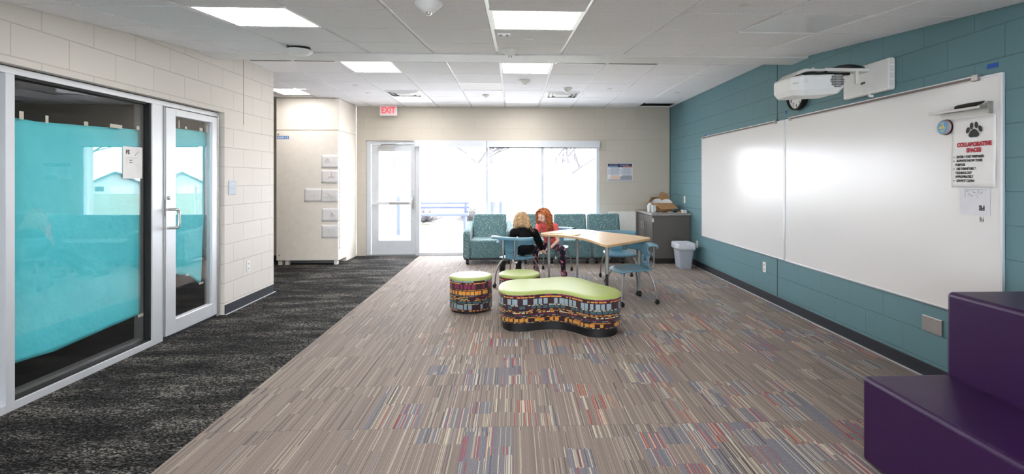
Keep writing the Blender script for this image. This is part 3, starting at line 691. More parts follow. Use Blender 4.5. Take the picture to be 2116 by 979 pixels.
whiteboard(2.93, 5.385, 3.10, 5.26, 'long whiteboard on the near half of the teal wall carrying the poster')
for y, z, w_, h_, l in ((3.01, 2.092, .075, .028, 'blue tape above the near end of the whiteboard'), (5.379, 2.215-.1, .03, .03, 'blue tape scrap below the clock, above the board seam'), (7.70, 2.07, .035, .03, 'blue tape scrap above the far end of the whiteboard')):
    o = part('blue_tape', MB().box(-.0008, 0, -w_/2, w_/2, -h_/2, h_/2), BTAPE); o.location = (XR-.0005, y, z); tag(o, l, 'tape', 'blue tape scraps on the teal wall')
XS = XR-.0145
# poster
PY0, PY1, PZ0, PZ1 = 2.972, 3.283, 1.346, 1.793
pc = ((PY0+PY1)/2, (PZ0+PZ1)/2)
t = thing('poster', (XS, pc[0], pc[1]), 'white COLLABORATIVE SPACES poster with a paw print on the whiteboard', 'poster'); w = (XS, pc[0], pc[1])
def fn(u, v): return (XS-.003-.006*max(0, u-.8)*math.sin(v*9)-.002*math.sin(v*6), PY1-(PY1-PY0)*u, PZ0+(PZ1-PZ0)*v)
o = part('sheet', MB().grid(fn, 16, 14), PAPER, t, w, sm=60); mo = o.modifiers.new('s', 'SOLIDIFY'); mo.thickness = .0006
XT = XS-.0065
m = MB()
def ell(m, y, z, a, b, ro=0, n=20):
    pts = []
    for k in range(n):
        tt = 2*PI*k/n; p, q = a*math.cos(tt), b*math.sin(tt); pts.append((y+p*math.cos(ro)-q*math.sin(ro), z+p*math.sin(ro)+q*math.cos(ro)))
    m.xprism(pts, XT, XT-.0005)
yc, zc = 3.116, 1.700
m.xprism([(yc+.038, zc-.018), (yc+.034, zc-.030), (yc+.018, zc-.036), (yc, zc-.034), (yc-.018, zc-.036), (yc-.034, zc-.029), (yc-.038, zc-.016), (yc-.026, zc+.002), (yc-.012, zc+.014), (yc, zc+.018), (yc+.012, zc+.014), (yc+.026, zc+.001)], XT, XT-.0005)
ell(m, yc+.044, zc+.012, .012, .020, .35); ell(m, yc+.017, zc+.038, .012, .021, .1); ell(m, yc-.017, zc+.040, .012, .021, -.1); ell(m, yc-.045, zc+.014, .012, .021, -.35)
part('paw_print', m, INK, t, w)
def line(s, y, z, size, mat=INK, bold=.0012, al='LEFT', sx=.95): text('lettering', s, size, mat, (XT, y, z), WR, t, w=w, bold=bold, align=al, sx=sx)
line('COLLABORATIVE', 3.118, 1.620, .036, RED, .0022, 'CENTER', .86); line('SPACES', 3.118, 1.583, .036, RED, .0022, 'CENTER', .86)
for s, z, b in (('ENTER & EXIT PREPARED', 1.543, 1), ('ALWAYS KNOW YOUR', 1.518, 1), ('PURPOSE', 1.492, 0), ('USE FURNITURE &', 1.466, 1), ('TECHNOLOGY', 1.440, 0), ('APPROPRIATELY', 1.415, 0), ('LEAVE IT CLEAN', 1.389, 1)):
    line(s, 3.255-(.012 if b else .004), z, .0215, INK, .0010, sx=.82)
    if b: m = MB(); ell(m, 3.262, z, .004, .004, n=10); part('bullet', m, INK, t, w)
# upside-down handout
t = thing('handout', (XS, 3.115, 1.25), 'white handout hung upside down below the paw print poster', 'paper'); w = (XS, 3.115, 1.25)
part('sheet', MB().box(XS-.0022, XS-.0016, 3.010, 3.222, 1.175, 1.347), PAPERG, t, w)
text('heading', 'FE', .040, INK, (XS-.0028, 3.065, 1.222), ((0, 1, 0), (0, 0, -1)), t, w=w, bold=.002)
m = MB().box(XS-.0028, XS-.0022, 3.182, 3.184, 1.283, 1.335).box(XS-.0028, XS-.0022, 3.035, 3.184, 1.333, 1.335)
random.seed(3)
for k in range(26):
    y = random.uniform(3.06, 3.175); z = random.uniform(1.285, 1.328); a = random.uniform(.002, .006); m.box(XS-.0028, XS-.0022, y-a, y+a, z-.001, z+.0015)
part('diagram', m, INKG, t, w)
t = link('handwriting', None); bpy.data.objects.remove(t)
t = text('handwriting', 'hi', .045, INK, (0, 0, 0), WR, None, sx=.9); t.location = (XS-.001, 3.068, 1.148); tag(t, 'the word hi written in black marker on the whiteboard', 'writing')
# little magnetic tray
t = thing('marker_tray', (XS, 3.19, 1.845), 'grey metal tray fixed on the whiteboard above the paw print poster', 'tray'); w = (XS, 3.19, 1.845)
part('shelf', MB().box(XS-.075, XS-.004, 3.0, 3.385, 1.836, 1.842).box(XS-.079, XS-.073, 3.0, 3.385, 1.832, 1.848), CHROME, t, w, bev=.001)
part('back_plate', MB().box(XS-.004, XS, 3.0, 3.36, 1.80, 1.862), WHITED, t, w)
part('end_bracket', MB().xprism([(2.992, 1.80), (2.992, 1.875), (3.0, 1.875), (3.0, 1.80)], XS-.028, XS), CHROME, t, w)
part('hook', MB().tube([(XS-.06, 3.325, 1.838), (XS-.06, 3.325, 1.80)], .0015, n=6), CHROME, t, w)
o = part('eraser', MB().tube([(XS-.045, 3.005, 1.874), (XS-.045, 3.03, 1.868), (XS-.045, 3.10, 1.862), (XS-.045, 3.19, 1.860), (XS-.045, 3.205, 1.860)], [.004, .009, .017, .0165, .012], n=12), P('black foam', (34, 32, 30), .8), sm=50)
tag(o, 'black tapered eraser lying in the whiteboard tray', 'eraser')
for y, l in ((3.36, 'dark marker cap at the far tip of the whiteboard tray'), (3.30, 'short dark marker in the whiteboard tray')):
    o = part('marker', MB().tube([(XS-.05, y-.022, 1.847), (XS-.05, y+.018, 1.847)], .005, n=8), BLACK); tag(o, l, 'marker', 'markers in the whiteboard tray')
t = thing('round_timer', (XS-.016, 3.325, 1.748), 'small round blue and yellow magnetic disc hanging from the whiteboard tray', 'disc')
part('case', MB().lathe([(.044, .010), (.048, .006), (.048, -.008), (.044, -.014), (.001, -.014)], axis='x', n=28), P('mauve rim', (170, 150, 152), .5), t, sm=40)
part('face', MB().lathe([(.043, -.0135), (.043, -.0155), (.001, -.0155)], axis='x', n=28), P('sky blue print', (92, 158, 200), .5), t)
m = MB(); random.seed(5)
for k in range(26):
    a = random.uniform(0, 6.28); r = random.uniform(.004, .028); m.sphere((-.0155, r*math.cos(a), r*math.sin(a)), .0045, 8, 5, sc=(.3, 1, 1))
part('face_pattern', m, P('yellow print', (224, 200, 90), .5), t)
part('back_disc', MB().lathe([(.052, .010), (.052, .0105), (.052, .014), (.001, .014)], axis='x', n=28), BLACK, t)

# clock
t = thing('wall_clock', (XR, 5.10, 2.265), 'round black rimmed wall clock half hidden behind the projector', 'clock')
part('case', MB().lathe([(.150, -.001), (.165, -.02), (.165, -.065), (.155, -.072), (.148, -.065), (.148, -.04), (.001, -.04)], axis='x', n=48), BLACK, t, sm=35)
part('face', MB().lathe([(.148, -.040), (.148, -.046), (.001, -.046)], axis='x', n=48), WHITE, t)
for k in range(1, 13):
    a = k*PI/6; text('numeral', str(k), .048, INK, (-.0468, -.115*math.sin(a), .115*math.cos(a)), WR, t, bold=.0008)
for a, L, r in ((-1.0, .07, .004), (.6, .10, .003)): part('hand', MB().tube([(-.050, 0, 0), (-.050, -L*math.sin(a), L*math.cos(a))], r, n=6), INK, t)

# projector on wall arm
t = thing('projector', (XR, 4.10, 2.2), 'white short throw projector hung from an arm on a wall plate over the whiteboard', 'projector'); w = (XR, 4.10, 2.2)
part('wall_plate', MB().box(2.865, XR-.001, 3.80, 4.355, 2.085, 2.335), WHITE, t, w, bev=.018, seg=3)
part('plate_side', bars('s', [(2.87, 2.905, 3.797, 3.802, z, z+.045) for z in (2.115, 2.17, 2.225, 2.28)]), WHITED, t, w)
part('arm', MB().box(2.50, 2.88, 4.02, 4.12, 2.268, 2.295).box(2.74, 2.765, 4.00, 4.02, 2.165, 2.27), WHITED, t, w, bev=.003)
part('cable', MB().tube([(2.62, 4.12, 2.30), (2.68, 4.08, 2.318), (2.76, 4.06, 2.318), (2.85, 4.07, 2.30)], .018, n=10).tube([(2.31, 4.0, 2.236), (2.38, 3.995, 2.25), (2.45, 4.0, 2.242), (2.50, 4.0, 2.255)], .012, n=8).tube([(2.46, 4.12, 2.245), (2.56, 4.08, 2.262), (2.65, 4.08, 2.255), (2.74, 4.08, 2.26)], .012, n=8), BLACK, t, w, sm=50)
part('plate_logo', MB().sphere((2.863, 4.115, 2.185), .007, sc=(.4, 1, 1.3)).sphere((2.863, 4.095, 2.187), .009, sc=(.4, 1, 1.2)).sphere((2.863, 4.075, 2.188), .007, sc=(.4, 1, 1.2)), INK, t, w)
part('top_bracket', MB().yprism([(2.24, 2.225), (2.30, 2.275), (2.345, 2.29), (2.52, 2.29), (2.52, 2.268), (2.36, 2.268), (2.32, 2.255)], 4.03, 4.30), WHITED, t, w, bev=.004)
part('camera_ball', MB().sphere((2.45, 4.10, 2.302), .012), WHITE, t, w, sm=60)
# body: plan polygon with chamfered nose, underside dished
body = MB(); plan = [(2.235, 4.06), (2.30, 3.985), (2.60, 3.975), (2.64, 4.0), (2.655, 4.32), (2.25, 4.34), (2.225, 4.30)]
zt = lambda x: 2.228+.012*min(1, max(0, (x-2.2)/.4)) ; zb = lambda x: 2.062+.05*max(0, (2.31-x)/.1)*.4+.03*max(0, (x-2.5)/.15)
n = len(plan)
ring = lambda k, f: [(2.41+(x-2.41)*k, 4.16+(y-4.16)*k, f(x)) for x, y in plan]
vs = ring(.96, zt)+ring(1.0, lambda x: zt(x)-.018)+ring(1.0, lambda x: zb(x)+.045)+ring(.86, zb)
fs = [list(range(n))[::-1], list(range(3*n, 4*n))]+[(r*n+i, r*n+(i+1) % n, (r+1)*n+(i+1) % n, (r+1)*n+i) for r in range(3) for i in range(n)]
body.add(vs, fs)
bo = part('body', body, WHITE, t, w, bev=.008, seg=3)
m = MB()
for i in range(12):
    for j in range(8):
        a, b = (i-5.5)*.0095, (j-3.5)*.0135
        if (a/.056)**2+(b/.056)**2 < 1: m.box(2.572+a-.0028, 2.572+a+.0028, 3.9735, 3.976, 2.185+b-.005, 2.185+b+.005)
part('vent_grille', m, INK, bo, w)
text('lettering', 'EPSON', .016, INKG, (2.262, 4.029, 2.17), ((.655, -.756, 0), (0, 0, 1)), bo, w=w, sx=.9)
part('sensor_window', MB().box(2.312, 2.34, 3.9815, 3.9845, 2.168, 2.195), PAPERG, bo, w)
part('side_button', MB().lathe([(.005, 0), (.005, -.003), (.001, -.003)], c=(2.625, 3.985, 2.165), axis='y', n=12), INK, bo, w)
part('cable_stub', MB().tube([(2.87, 4.02, 2.085), (2.86, 4.02, 2.07), (2.88, 3.99, 2.065)], .01), WHITE, t, w)

# ------------------------------------------------------------------ purple tiered seating
def soft_box(x0, x1, y0, y1, z0, z1, r=.03):
    return MB().box(x0, x1, y0, y1, z0, z1)
t = thing('tiered_seating', (2.4, 1.6, 0), 'purple vinyl block seating in two steps against the teal wall', 'bench'); w = (2.4, 1.6, 0)
part('lower_tier', MB().box(1.715, 2.15, -1.2, 2.46, .02, .435), VINYL, t, w, bev=.022, seg=4, sm=35)
part('upper_tier', MB().box(2.14, 2.905, -1.2, 2.455, .02, .845), VINYL, t, w, bev=.022, seg=4, sm=35)
part('base', MB().box(1.76, 2.87, -1.15, 2.42, 0, .03), BLACK, t, w)

# ------------------------------------------------------------------ ottomans
def smooth_loop(pts, it=3):
    for _ in range(it):
        q = []
        for i in range(len(pts)):
            a, b = pts[i], pts[(i+1) % len(pts)]
            q += [(a[0]*.75+b[0]*.25, a[1]*.75+b[1]*.25), (a[0]*.25+b[0]*.75, a[1]*.25+b[1]*.75)]
        pts = q
    return pts
def inset(pts, d):
    n = len(pts); out = []
    for i in range(n):
        a, b, c = Vector(pts[i-1]), Vector(pts[i]), Vector(pts[(i+1) % n])
        tan = (c-a).normalized(); nrm = Vector((-tan.y, tan.x)); out.append((b.x+nrm.x*d, b.y+nrm.y*d))
    return out
def ottoman(pts, org, h, label, cat, weave, base_h, name='ottoman', group=None):
    area = sum(pts[i-1][0]*pts[i][1]-pts[i][0]*pts[i-1][1] for i in range(len(pts)))
    if area < 0: pts = pts[::-1]
    t = thing(name, org, label, cat, group); n = len(pts)
    per = [0]
    for i in range(n): per.append(per[-1]+(Vector(pts[(i+1) % n])-Vector(pts[i])).length)
    zs = [(base_h, .012), (base_h+.012, 0), (h-.035, 0), (h-.028, .004)]
    me = bpy.data.meshes.new('side'); vs = []; fs = []
    for z, d in zs:
        q = inset(pts, d); vs += [(x, y, z) for x, y in q]+[(q[0][0], q[0][1], z)]
    k = n+1
    fs = [(r*k+i, r*k+i+1, (r+1)*k+i+1, (r+1)*k+i) for r in range(len(zs)-1) for i in range(n)]
    me.from_pydata(vs, [], fs); uvl = me.uv_layers.new(name='UVMap')
    for p in me.polygons:
        for li, vi in zip(p.loop_indices, p.vertices): uvl.data[li].uv = (per[vi % k], vs[vi][2])
    me.materials.append(weave); o = link('side', me, t); smooth(o, 50)
    m = MB(); rings = [(h-.032, .004), (h-.03, -.004), (h-.018, -.004), (h-.006, .008), (h-.001, .022), (h, .05)]
    vs = []
    for z, d in rings: vs += [(x, y, z) for x, y in inset(pts, d)]
    fs = [(r*n+i, r*n+(i+1) % n, (r+1)*n+(i+1) % n, (r+1)*n+i) for r in range(len(rings)-1) for i in range(n)]+[list(range((len(rings)-1)*n, len(rings)*n))]
    m.add(vs, fs); part('cushion', m, LIME, t, sm=50)
    bi = inset(pts, .035); part('plinth', MB().prism(bi, 0, base_h+.01), BLACK, t, sm=40)
    return t
circ = [(.226*math.cos(2*PI*k/48), .226*math.sin(2*PI*k/48)) for k in range(48)]
ottoman(circ, (-.463, 5.54, 0), .375, 'round patterned ottoman with a lime top, nearest the dark carpet', 'ottoman', WEAVE_B, .02, 'round_ottoman', 'round ottomans')
ottoman(circ, (.062, 5.64, 0), .375, 'round patterned ottoman with a lime top behind the curved bench', 'ottoman', WEAVE_A, .02, 'round_ottoman', 'round ottomans')
bo_ = [(-.15, 4.98), (-.13, 5.16), (-.03, 5.29), (.14, 5.33), (.30, 5.35), (.44, 5.42), (.60, 5.42), (.73, 5.30), (.80, 5.10), (.90, 4.96), (.99, 4.80), (.985, 4.62), (.90, 4.50), (.76, 4.45), (.64, 4.49), (.56, 4.60), (.46, 4.71), (.34, 4.74), (.20, 4.70), (.06, 4.66), (-.07, 4.69), (-.14, 4.82)]
bo_ = [(x-.42, y-4.95) for x, y in bo_]
ottoman(smooth_loop(bo_, 3), (.42, 4.95, 0), .37, 'curved three-lobed patterned bench with a lime top in front of the table', 'bench', WEAVE_A, .075, 'curved_bench')

# ------------------------------------------------------------------ lounge seating
SOFA = mat_sofa()
def sofa_unit(x0, x1, arms, label):
    cx = (x0+x1)/2; W2 = (x1-x0)/2; t = thing('lounge_chair', (cx, 8.80, 0), label, 'armchair', 'teal dotted lounge chairs along the window')
    a0 = -W2+(.115 if arms else 0); a1 = W2-(.115 if arms else 0)
    part('seat', MB().box(a0+.003, a1-.003, -.40, .25, .10, .40), SOFA, t, bev=.03, seg=3, sm=40)
    m = MB().xprism([(.10, .36), (.28, .10), (.40, .10), (.42, .78), (.26, .79)], a0+.005, a1-.005); part('backrest', m, SOFA, t, bev=.035, seg=3, sm=40)
    if arms:
        for s in (-1, 1):
            xa, xb = (-W2, -W2+.12) if s < 0 else (W2-.12, W2)
            part('armrest', MB().xprism([(-.41, .10), (-.41, .53), (-.36, .56), (.10, .57), (.36, .66), (.36, .10)], xa+.002, xb-.002), SOFA, t, bev=.022, seg=3, sm=40)
    part('base', MB().box(-W2+.02, W2-.02, -.36, .36, .075, .105), BLACK, t)
    for x in (-W2+.07, W2-.07):
        for y in (-.33, .30):
            c = part('caster', MB().lathe([(.034, -.022), (.037, -.016), (.037, .016), (.034, .022)], c=(x, y, .037), axis='x', n=20), BLACK, t, sm=40)
            part('caster_stem', MB().tube([(x, y, .04), (x, y, .08)], .014), BLACK, c)
    return t
sofa_unit(-.835, -.01, True, 'teal dotted lounge chair with arms, leftmost by the bare window')
u = sofa_unit(.115, .695, False, 'armless teal dotted lounge seat behind the two children')
for x, l in ((.995, 'armless teal dotted lounge seat between the red-haired child and the end one'), (1.59, 'armless teal dotted lounge seat next to the leaning white panel')):
    c = copy_tree(u); c.location.x = x; c['label'] = l
# leaning panel
o = part('leaning_panel', MB().box(-.255, .255, -.012, .012, 0, .80), P('white laminate board', (226, 224, 218), .4), bev=.003); o.location = (2.005, 9.37, .003); o.rotation_euler = (math.radians(-5), 0, 0)
tag(o, 'plain white panel leaning on the end wall behind the last lounge seat', 'panel')

# ------------------------------------------------------------------ dark cabinet, contents, bin
t = thing('base_cabinet', (2.6, 8.9, 0), 'charcoal base cabinet with speckled top in the far right corner', 'cabinet'); w = (2.6, 8.9, 0)
part('body', MB().box(2.30, 2.915, 8.36, 9.44, .09, .80), DARKCAB, t, w, bev=.003)
part('plinth', MB().box(2.36, 2.91, 8.40, 9.42, 0, .09), BLACK, t, w)
part('worktop', MB().box(2.26, 2.918, 8.33, 9.45, .80, .835), GRAN, t, w, bev=.006)
for k, (y0, y1) in enumerate(((8.37, 8.90), (8.905, 9.43))):
    d = part('door', MB().box(2.282, 2.30, y0, y1, .095, .79), DARKCAB, t, w, bev=.003)
    yy = y1-.07 if k == 0 else y0+.07
    part('handle', MB().tube([(2.282, yy, .66), (2.255, yy, .66), (2.25, yy, .65), (2.25, yy, .55), (2.255, yy, .54), (2.282, yy, .54)], .006), STEEL, d, w, sm=40)
for z in (.16, .72): part('hinge', MB().box(2.276, 2.306, 8.355, 8.37, z-.03, z+.03), STEEL, t, w)
ZT = .836
t = thing('cardboard_box', (2.58, 8.95, ZT), 'open cardboard box with spread flaps on the dark cabinet', 'box')
th = .005
part('walls', bars('b', [(-.17, .17, -.15, -.145, 0, .15), (-.17, .17, .145, .15, 0, .15), (-.17, -.165, -.145, .145, 0, .15), (.165, .17, -.145, .145, 0, .15), (-.17, .17, -.15, .15, 0, .005)]), CARD, t)
def flap(pts, mat=CARD):
    m = MB(); n_ = (Vector(pts[1])-Vector(pts[0])).cross(Vector(pts[3])-Vector(pts[0])).normalized()*.004
    vs = pts+[tuple(Vector(p)+n_) for p in pts]; m.add(vs, [(0, 1, 2, 3), (7, 6, 5, 4)]+[(i, (i+1) % 4, 4+(i+1) % 4, 4+i) for i in range(4)]); return m
part('flap', flap([(-.17, -.15, .15), (.17, -.15, .15), (.24, -.27, .06), (-.06, -.27, .045)]), CARD, t)
part('flap', flap([(-.17, -.145, .15), (-.17, .145, .15), (-.30, .13, .165), (-.30, -.10, .165)]), CARD, t)
part('flap', flap([(-.17, .15, .15), (.17, .15, .15), (.17, .21, .24), (-.1, .21, .24)]), CARDD, t)
for k, (x, y, z, ry, l) in enumerate(((2.53, 8.93, .93, 70, 'white paper plate standing in the cardboard box, left one'), (2.68, 8.90, .925, 60, 'white paper plate standing in the cardboard box, right one'))):
    o = part('paper_plate', MB().lathe([(.001, .004), (.07, .004), (.105, .018), (.108, .018), (.07, 0), (.001, 0)], n=32), WHITE, sm=50)
    o.location = (x, y, z+.02); o.rotation_euler = (math.radians(ry), math.radians(20*(1-2*k)), 0); tag(o, l, 'plate', 'paper plates in the cardboard box')
o = part('cardboard_scrap', MB().box(-.07, .07, -.003, .003, -.09, .09).box(.0, .11, -.012, -.006, -.02, .06), CARD); o.location = (2.64, 9.0, 1.075); o.rotation_euler = (.15, .35, 0); tag(o, 'torn brown cardboard piece sticking up out of the box', 'cardboard')
o = part('foil_roll', MB().tube([(2.42, 8.93, .98), (2.50, 8.97, 1.03)], .022, n=14), STEEL, sm=40); tag(o, 'short silver roll poking out of the left side of the box', 'roll')
for k, (x, y) in enumerate(((2.32, 8.72), (2.375, 8.69), (2.42, 8.72))):
    o = part('cup_stack', MB().lathe([(.022, 0), (.026, .10), (.028, .115), (.001, .118)], n=18), WHITE, sm=40); o.location = (x, y, ZT); tag(o, ['leftmost white cup stack at the front of the dark cabinet', 'middle white cup stack at the front of the dark cabinet', 'white cup stack closest to the cardboard box'][k], 'cups', 'white cup stacks on the dark cabinet')
o = part('cup_stack', MB().lathe([(.03, 0), (.034, .12), (.02, .145), (.001, .15)], n=18), PAPERG, sm=40); o.location = (2.36, 8.80, ZT); tag(o, 'pale taller container behind the white cup stacks', 'container')
for k, (x, y, r, h, mt, l) in enumerate(((2.72, 8.62, .045, .028, BLACK, 'black tape roll on the dark cabinet'), (2.64, 8.55, .05, .012, PAPERG, 'flat pale tape ring on the dark cabinet, left of the black one'), (2.80, 8.52, .035, .02, CARD, 'brown tape roll near the front of the dark cabinet'))):
    o = part('tape_roll', MB().lathe([(r*.55, 0), (r, 0), (r, h), (r*.55, h), (r*.55, 0)], n=24), mt, sm=40); o.location = (x, y, ZT); tag(o, l, 'tape roll', 'tape rolls on the dark cabinet')
for k, (x, y, l) in enumerate(((2.84, 8.44, 'small white carton at the front right corner of the dark cabinet'), (2.87, 8.56, 'small white carton beside the teal wall on the dark cabinet'))):
    o = part('small_carton', MB().box(-.032, .032, -.04, .04, 0, .045).box(-.032, .032, -.0405, .0405, .018, .022, 1), [WHITE, INKG]); o.location = (x, y, ZT); o.rotation_euler = (0, 0, .1*k); tag(o, l, 'carton', 'small white cartons on the dark cabinet')
o = part('paper_strip', MB().box(-.09, .09, -.03, .03, 0, .006), CARDD); o.location = (2.58, 8.50, ZT); tag(o, 'thin brown strip lying in front of the cardboard box', 'cardboard')
# bin
t = thing('waste_bin', (2.68, 8.0, 0), 'grey plastic waste bin with a clear liner beside the teal wall', 'bin', rz=PI/2)
def rrect(a, b, r, z, n=6):
    out = []
    for cx_, cy_, s in ((a-r, b-r, 0), (-a+r, b-r, 1), (-a+r, -b+r, 2), (a-r, -b+r, 3)):
        for k in range(n+1): tt = PI/2*(s+k/n); out.append((cx_+r*math.cos(tt), cy_+r*math.sin(tt), z))
    return out
def loft(rings, cap=True):
    n = len(rings[0]); vs = [v for r in rings for v in r]; fs = [(i*n+k, i*n+(k+1) % n, (i+1)*n+(k+1) % n, (i+1)*n+k) for i in range(len(rings)-1) for k in range(n)]
    if cap: fs.append(list(range(n))[::-1])
    return MB().add(vs, fs)
o = part('bucket', loft([rrect(.125, .09, .03, .003), rrect(.13, .095, .03, .02), rrect(.165, .125, .035, .37), rrect(.175, .135, .035, .375), rrect(.175, .135, .035, .39), rrect(.162, .122, .033, .385), rrect(.127, .092, .03, .02)]), GREYBIN, t, sm=50)
random.seed(11)
def wr(a, b, z, amp): return [(x*(1+random.uniform(-amp, amp)), y*(1+random.uniform(-amp, amp)), z+random.uniform(-amp, amp)*.12) for x, y, _ in rrect(a, b, .04, z, 9)]
lin_m = P('translucent liner', (206, 210, 218), .25, 0, .6, .12, 30)
o = part('liner', loft([wr(.178, .139, .30, .05), wr(.187, .147, .325, .03), wr(.186, .146, .37, .02), wr(.182, .142, .402, .02), wr(.165, .125, .398, .03), wr(.14, .10, .33, .05), wr(.11, .08, .20, .05)]), lin_m, t, sm=180)

# ------------------------------------------------------------------ emergency poster on end wall
t = thing('emergency_poster', (1.972, YB, 1.535), 'blue headed emergency information poster on the cream end wall', 'poster')
part('sheet', MB().box(-.236, .236, -.003, -.0005, -.162, .162), PAPERG, t)
NAVY = P('navy print', (28, 44, 92), .5)
part('header', MB().box(-.228, .228, -.0036, -.003, .085, .152), NAVY, t)
part('band', MB().box(-.225, -.04, -.0042, -.0036, .093, .107), P('light blue print', (110, 150, 200), .5), t)
part('band', MB().box(.06, .228, -.0042, -.0036, .093, .107), P('salmon print', (206, 110, 84), .5), t)
text('lettering', 'SAFE AT SCHOOL:', .024, P('pale gold print', (190, 180, 130), .5), (-.195, -.0040, .128), WB, t, align='LEFT', sx=.8)
text('lettering', 'Emergency Drills', .026, WHITE, (.012, -.0040, .128), WB, t, align='LEFT', sx=.85)
part('panel_block', MB().box(-.226, -.004, -.0034, -.003, -.06, .08).box(.004, .226, -.0034, -.003, -.06, .08), P('pale grey print', (196, 200, 212), .6), t)
part('panel_block', MB().box(-.18, -.004, -.0034, -.003, -.14, -.066), P('pale peach print', (222, 196, 176), .6), t)
part('panel_block', MB().box(.004, .226, -.0034, -.003, -.14, -.066), P('mid grey print', (150, 152, 160), .6), t)
part('footer', MB().box(-.226, .226, -.0034, -.003, -.157, -.143), P('steel blue print', (110, 134, 166), .6), t)
m = MB()
for a in (-.17, -.09, .06, .13):
    for k in range(7): m.box(a, a+.065, -.0038, -.0034, .055-k*.016, .058-k*.016)
part('fine_print', m, INKG, t)
m = MB()
for x, z in ((-.205, .072), (.018, .072), (-.205, -.066), (.018, -.066)): m.lathe([(.018, -.0034), (.018, -.0044), (.001, -.0044)], c=(x, 0, z), axis='y', n=16)
part('icon', m, WHITE, t)

# ------------------------------------------------------------------ table
TZ = .70
tb = [(.345, 6.66), (.350, 6.56), (.41, 6.49), (.62, 6.38), (.79, 6.18), (.89, 5.86), (.94, 5.56), (.965, 5.44), (1.0, 5.41), (1.06, 5.46), (1.34, 5.74), (1.60, 6.0), (1.635, 6.06), (1.61, 6.14), (1.52, 6.34), (1.38, 6.54), (1.2, 6.76), (1.08, 6.98), (.98, 7.13), (.90, 7.17), (.78, 7.14), (.56, 6.93), (.38, 6.72)]
org = (.95, 6.3, 0)
loc_ = [(x-org[0], y-org[1]) for x, y in tb]
loc_ = smooth_loop(loc_, 2)
t = thing('table', org, 'maple topped classroom table with curved sides and grey legs', 'table')
part('tabletop', MB().prism(loc_, TZ-.004, TZ, 0).prism(inset(loc_[::-1] if False else loc_, 0), TZ-.028, TZ-.004, 1), [MAPLE, EDGE], t, bev=.003)
TLEG = P('grey table leg', (150, 150, 148), .4, .5)
for k, (x, y, cst) in enumerate(((.45, 6.56, 0), (.86, 6.93, 0), (1.02, 5.58, 0), (1.50, 6.08, 1))):
    x -= org[0]; y -= org[1]
    l = part('leg', MB().tube([(x, y, .36), (x, y, TZ-.028)], .022, n=20).box(x-.05, x+.05, y-.05, y+.05, TZ-.034, TZ-.028), TLEG, t, sm=40)
    part('leg_insert', MB().box(x-.013, x+.013, y-.017, y+.017, .03, .40), TLEG if k != 2 else BLACK, l)
    m = MB()
    for q in range(9): m.sphere((x, y-.0175, .12+q*.026), .004, 8, 6)
    part('height_holes', m, BLACK, l)
    if cst: part('caster', MB().lathe([(.03, -.018), (.034, -.012), (.034, .012), (.03, .018)], c=(x, y-.02, .034), axis='x', n=20), BLACK, l, sm=40)
    else: part('foot', MB().lathe([(.02, 0), (.022, .012), (.012, .03)], c=(x, y, 0), n=16), BLACK, l)
def curved_sheet(name, pts, z, mat, label, cat, curl=0):
    c = Vector((sum(p[0] for p in pts)/4, sum(p[1] for p in pts)/4))
    def fn(u, v):
        a = Vector(pts[0]).lerp(Vector(pts[1]), u); b = Vector(pts[3]).lerp(Vector(pts[2]), u); p = a.lerp(b, v)
        return (p.x-c.x, p.y-c.y, curl*(abs(u-.5)*2)**4*(1-v)+.0012)
    o = part(name, MB().grid(fn, 12, 6), mat, sm=60); o.location = (c.x, c.y, z); mo = o.modifiers.new('s', 'SOLIDIFY'); mo.thickness = .0012; mo.offset = 1
    return tag(o, label, cat)
curved_sheet('folder', [(.46, 6.52), (.78, 6.30), (.86, 6.46), (.56, 6.68)], TZ, P('yellow folder', (244, 206, 70), .5), 'yellow paper folder on the table in front of the children', 'folder', .012)
curved_sheet('worksheet', [(.80, 6.62), (1.02, 6.52), (1.08, 6.68), (.86, 6.80)], TZ, PAPER, 'white worksheet near the middle of the maple table', 'paper')
curved_sheet('worksheet', [(.42, 6.58), (.56, 6.50), (.66, 6.66), (.52, 6.74)], TZ+.0045, PAPER, 'white sheet tucked on the yellow folder at the table corner', 'paper')

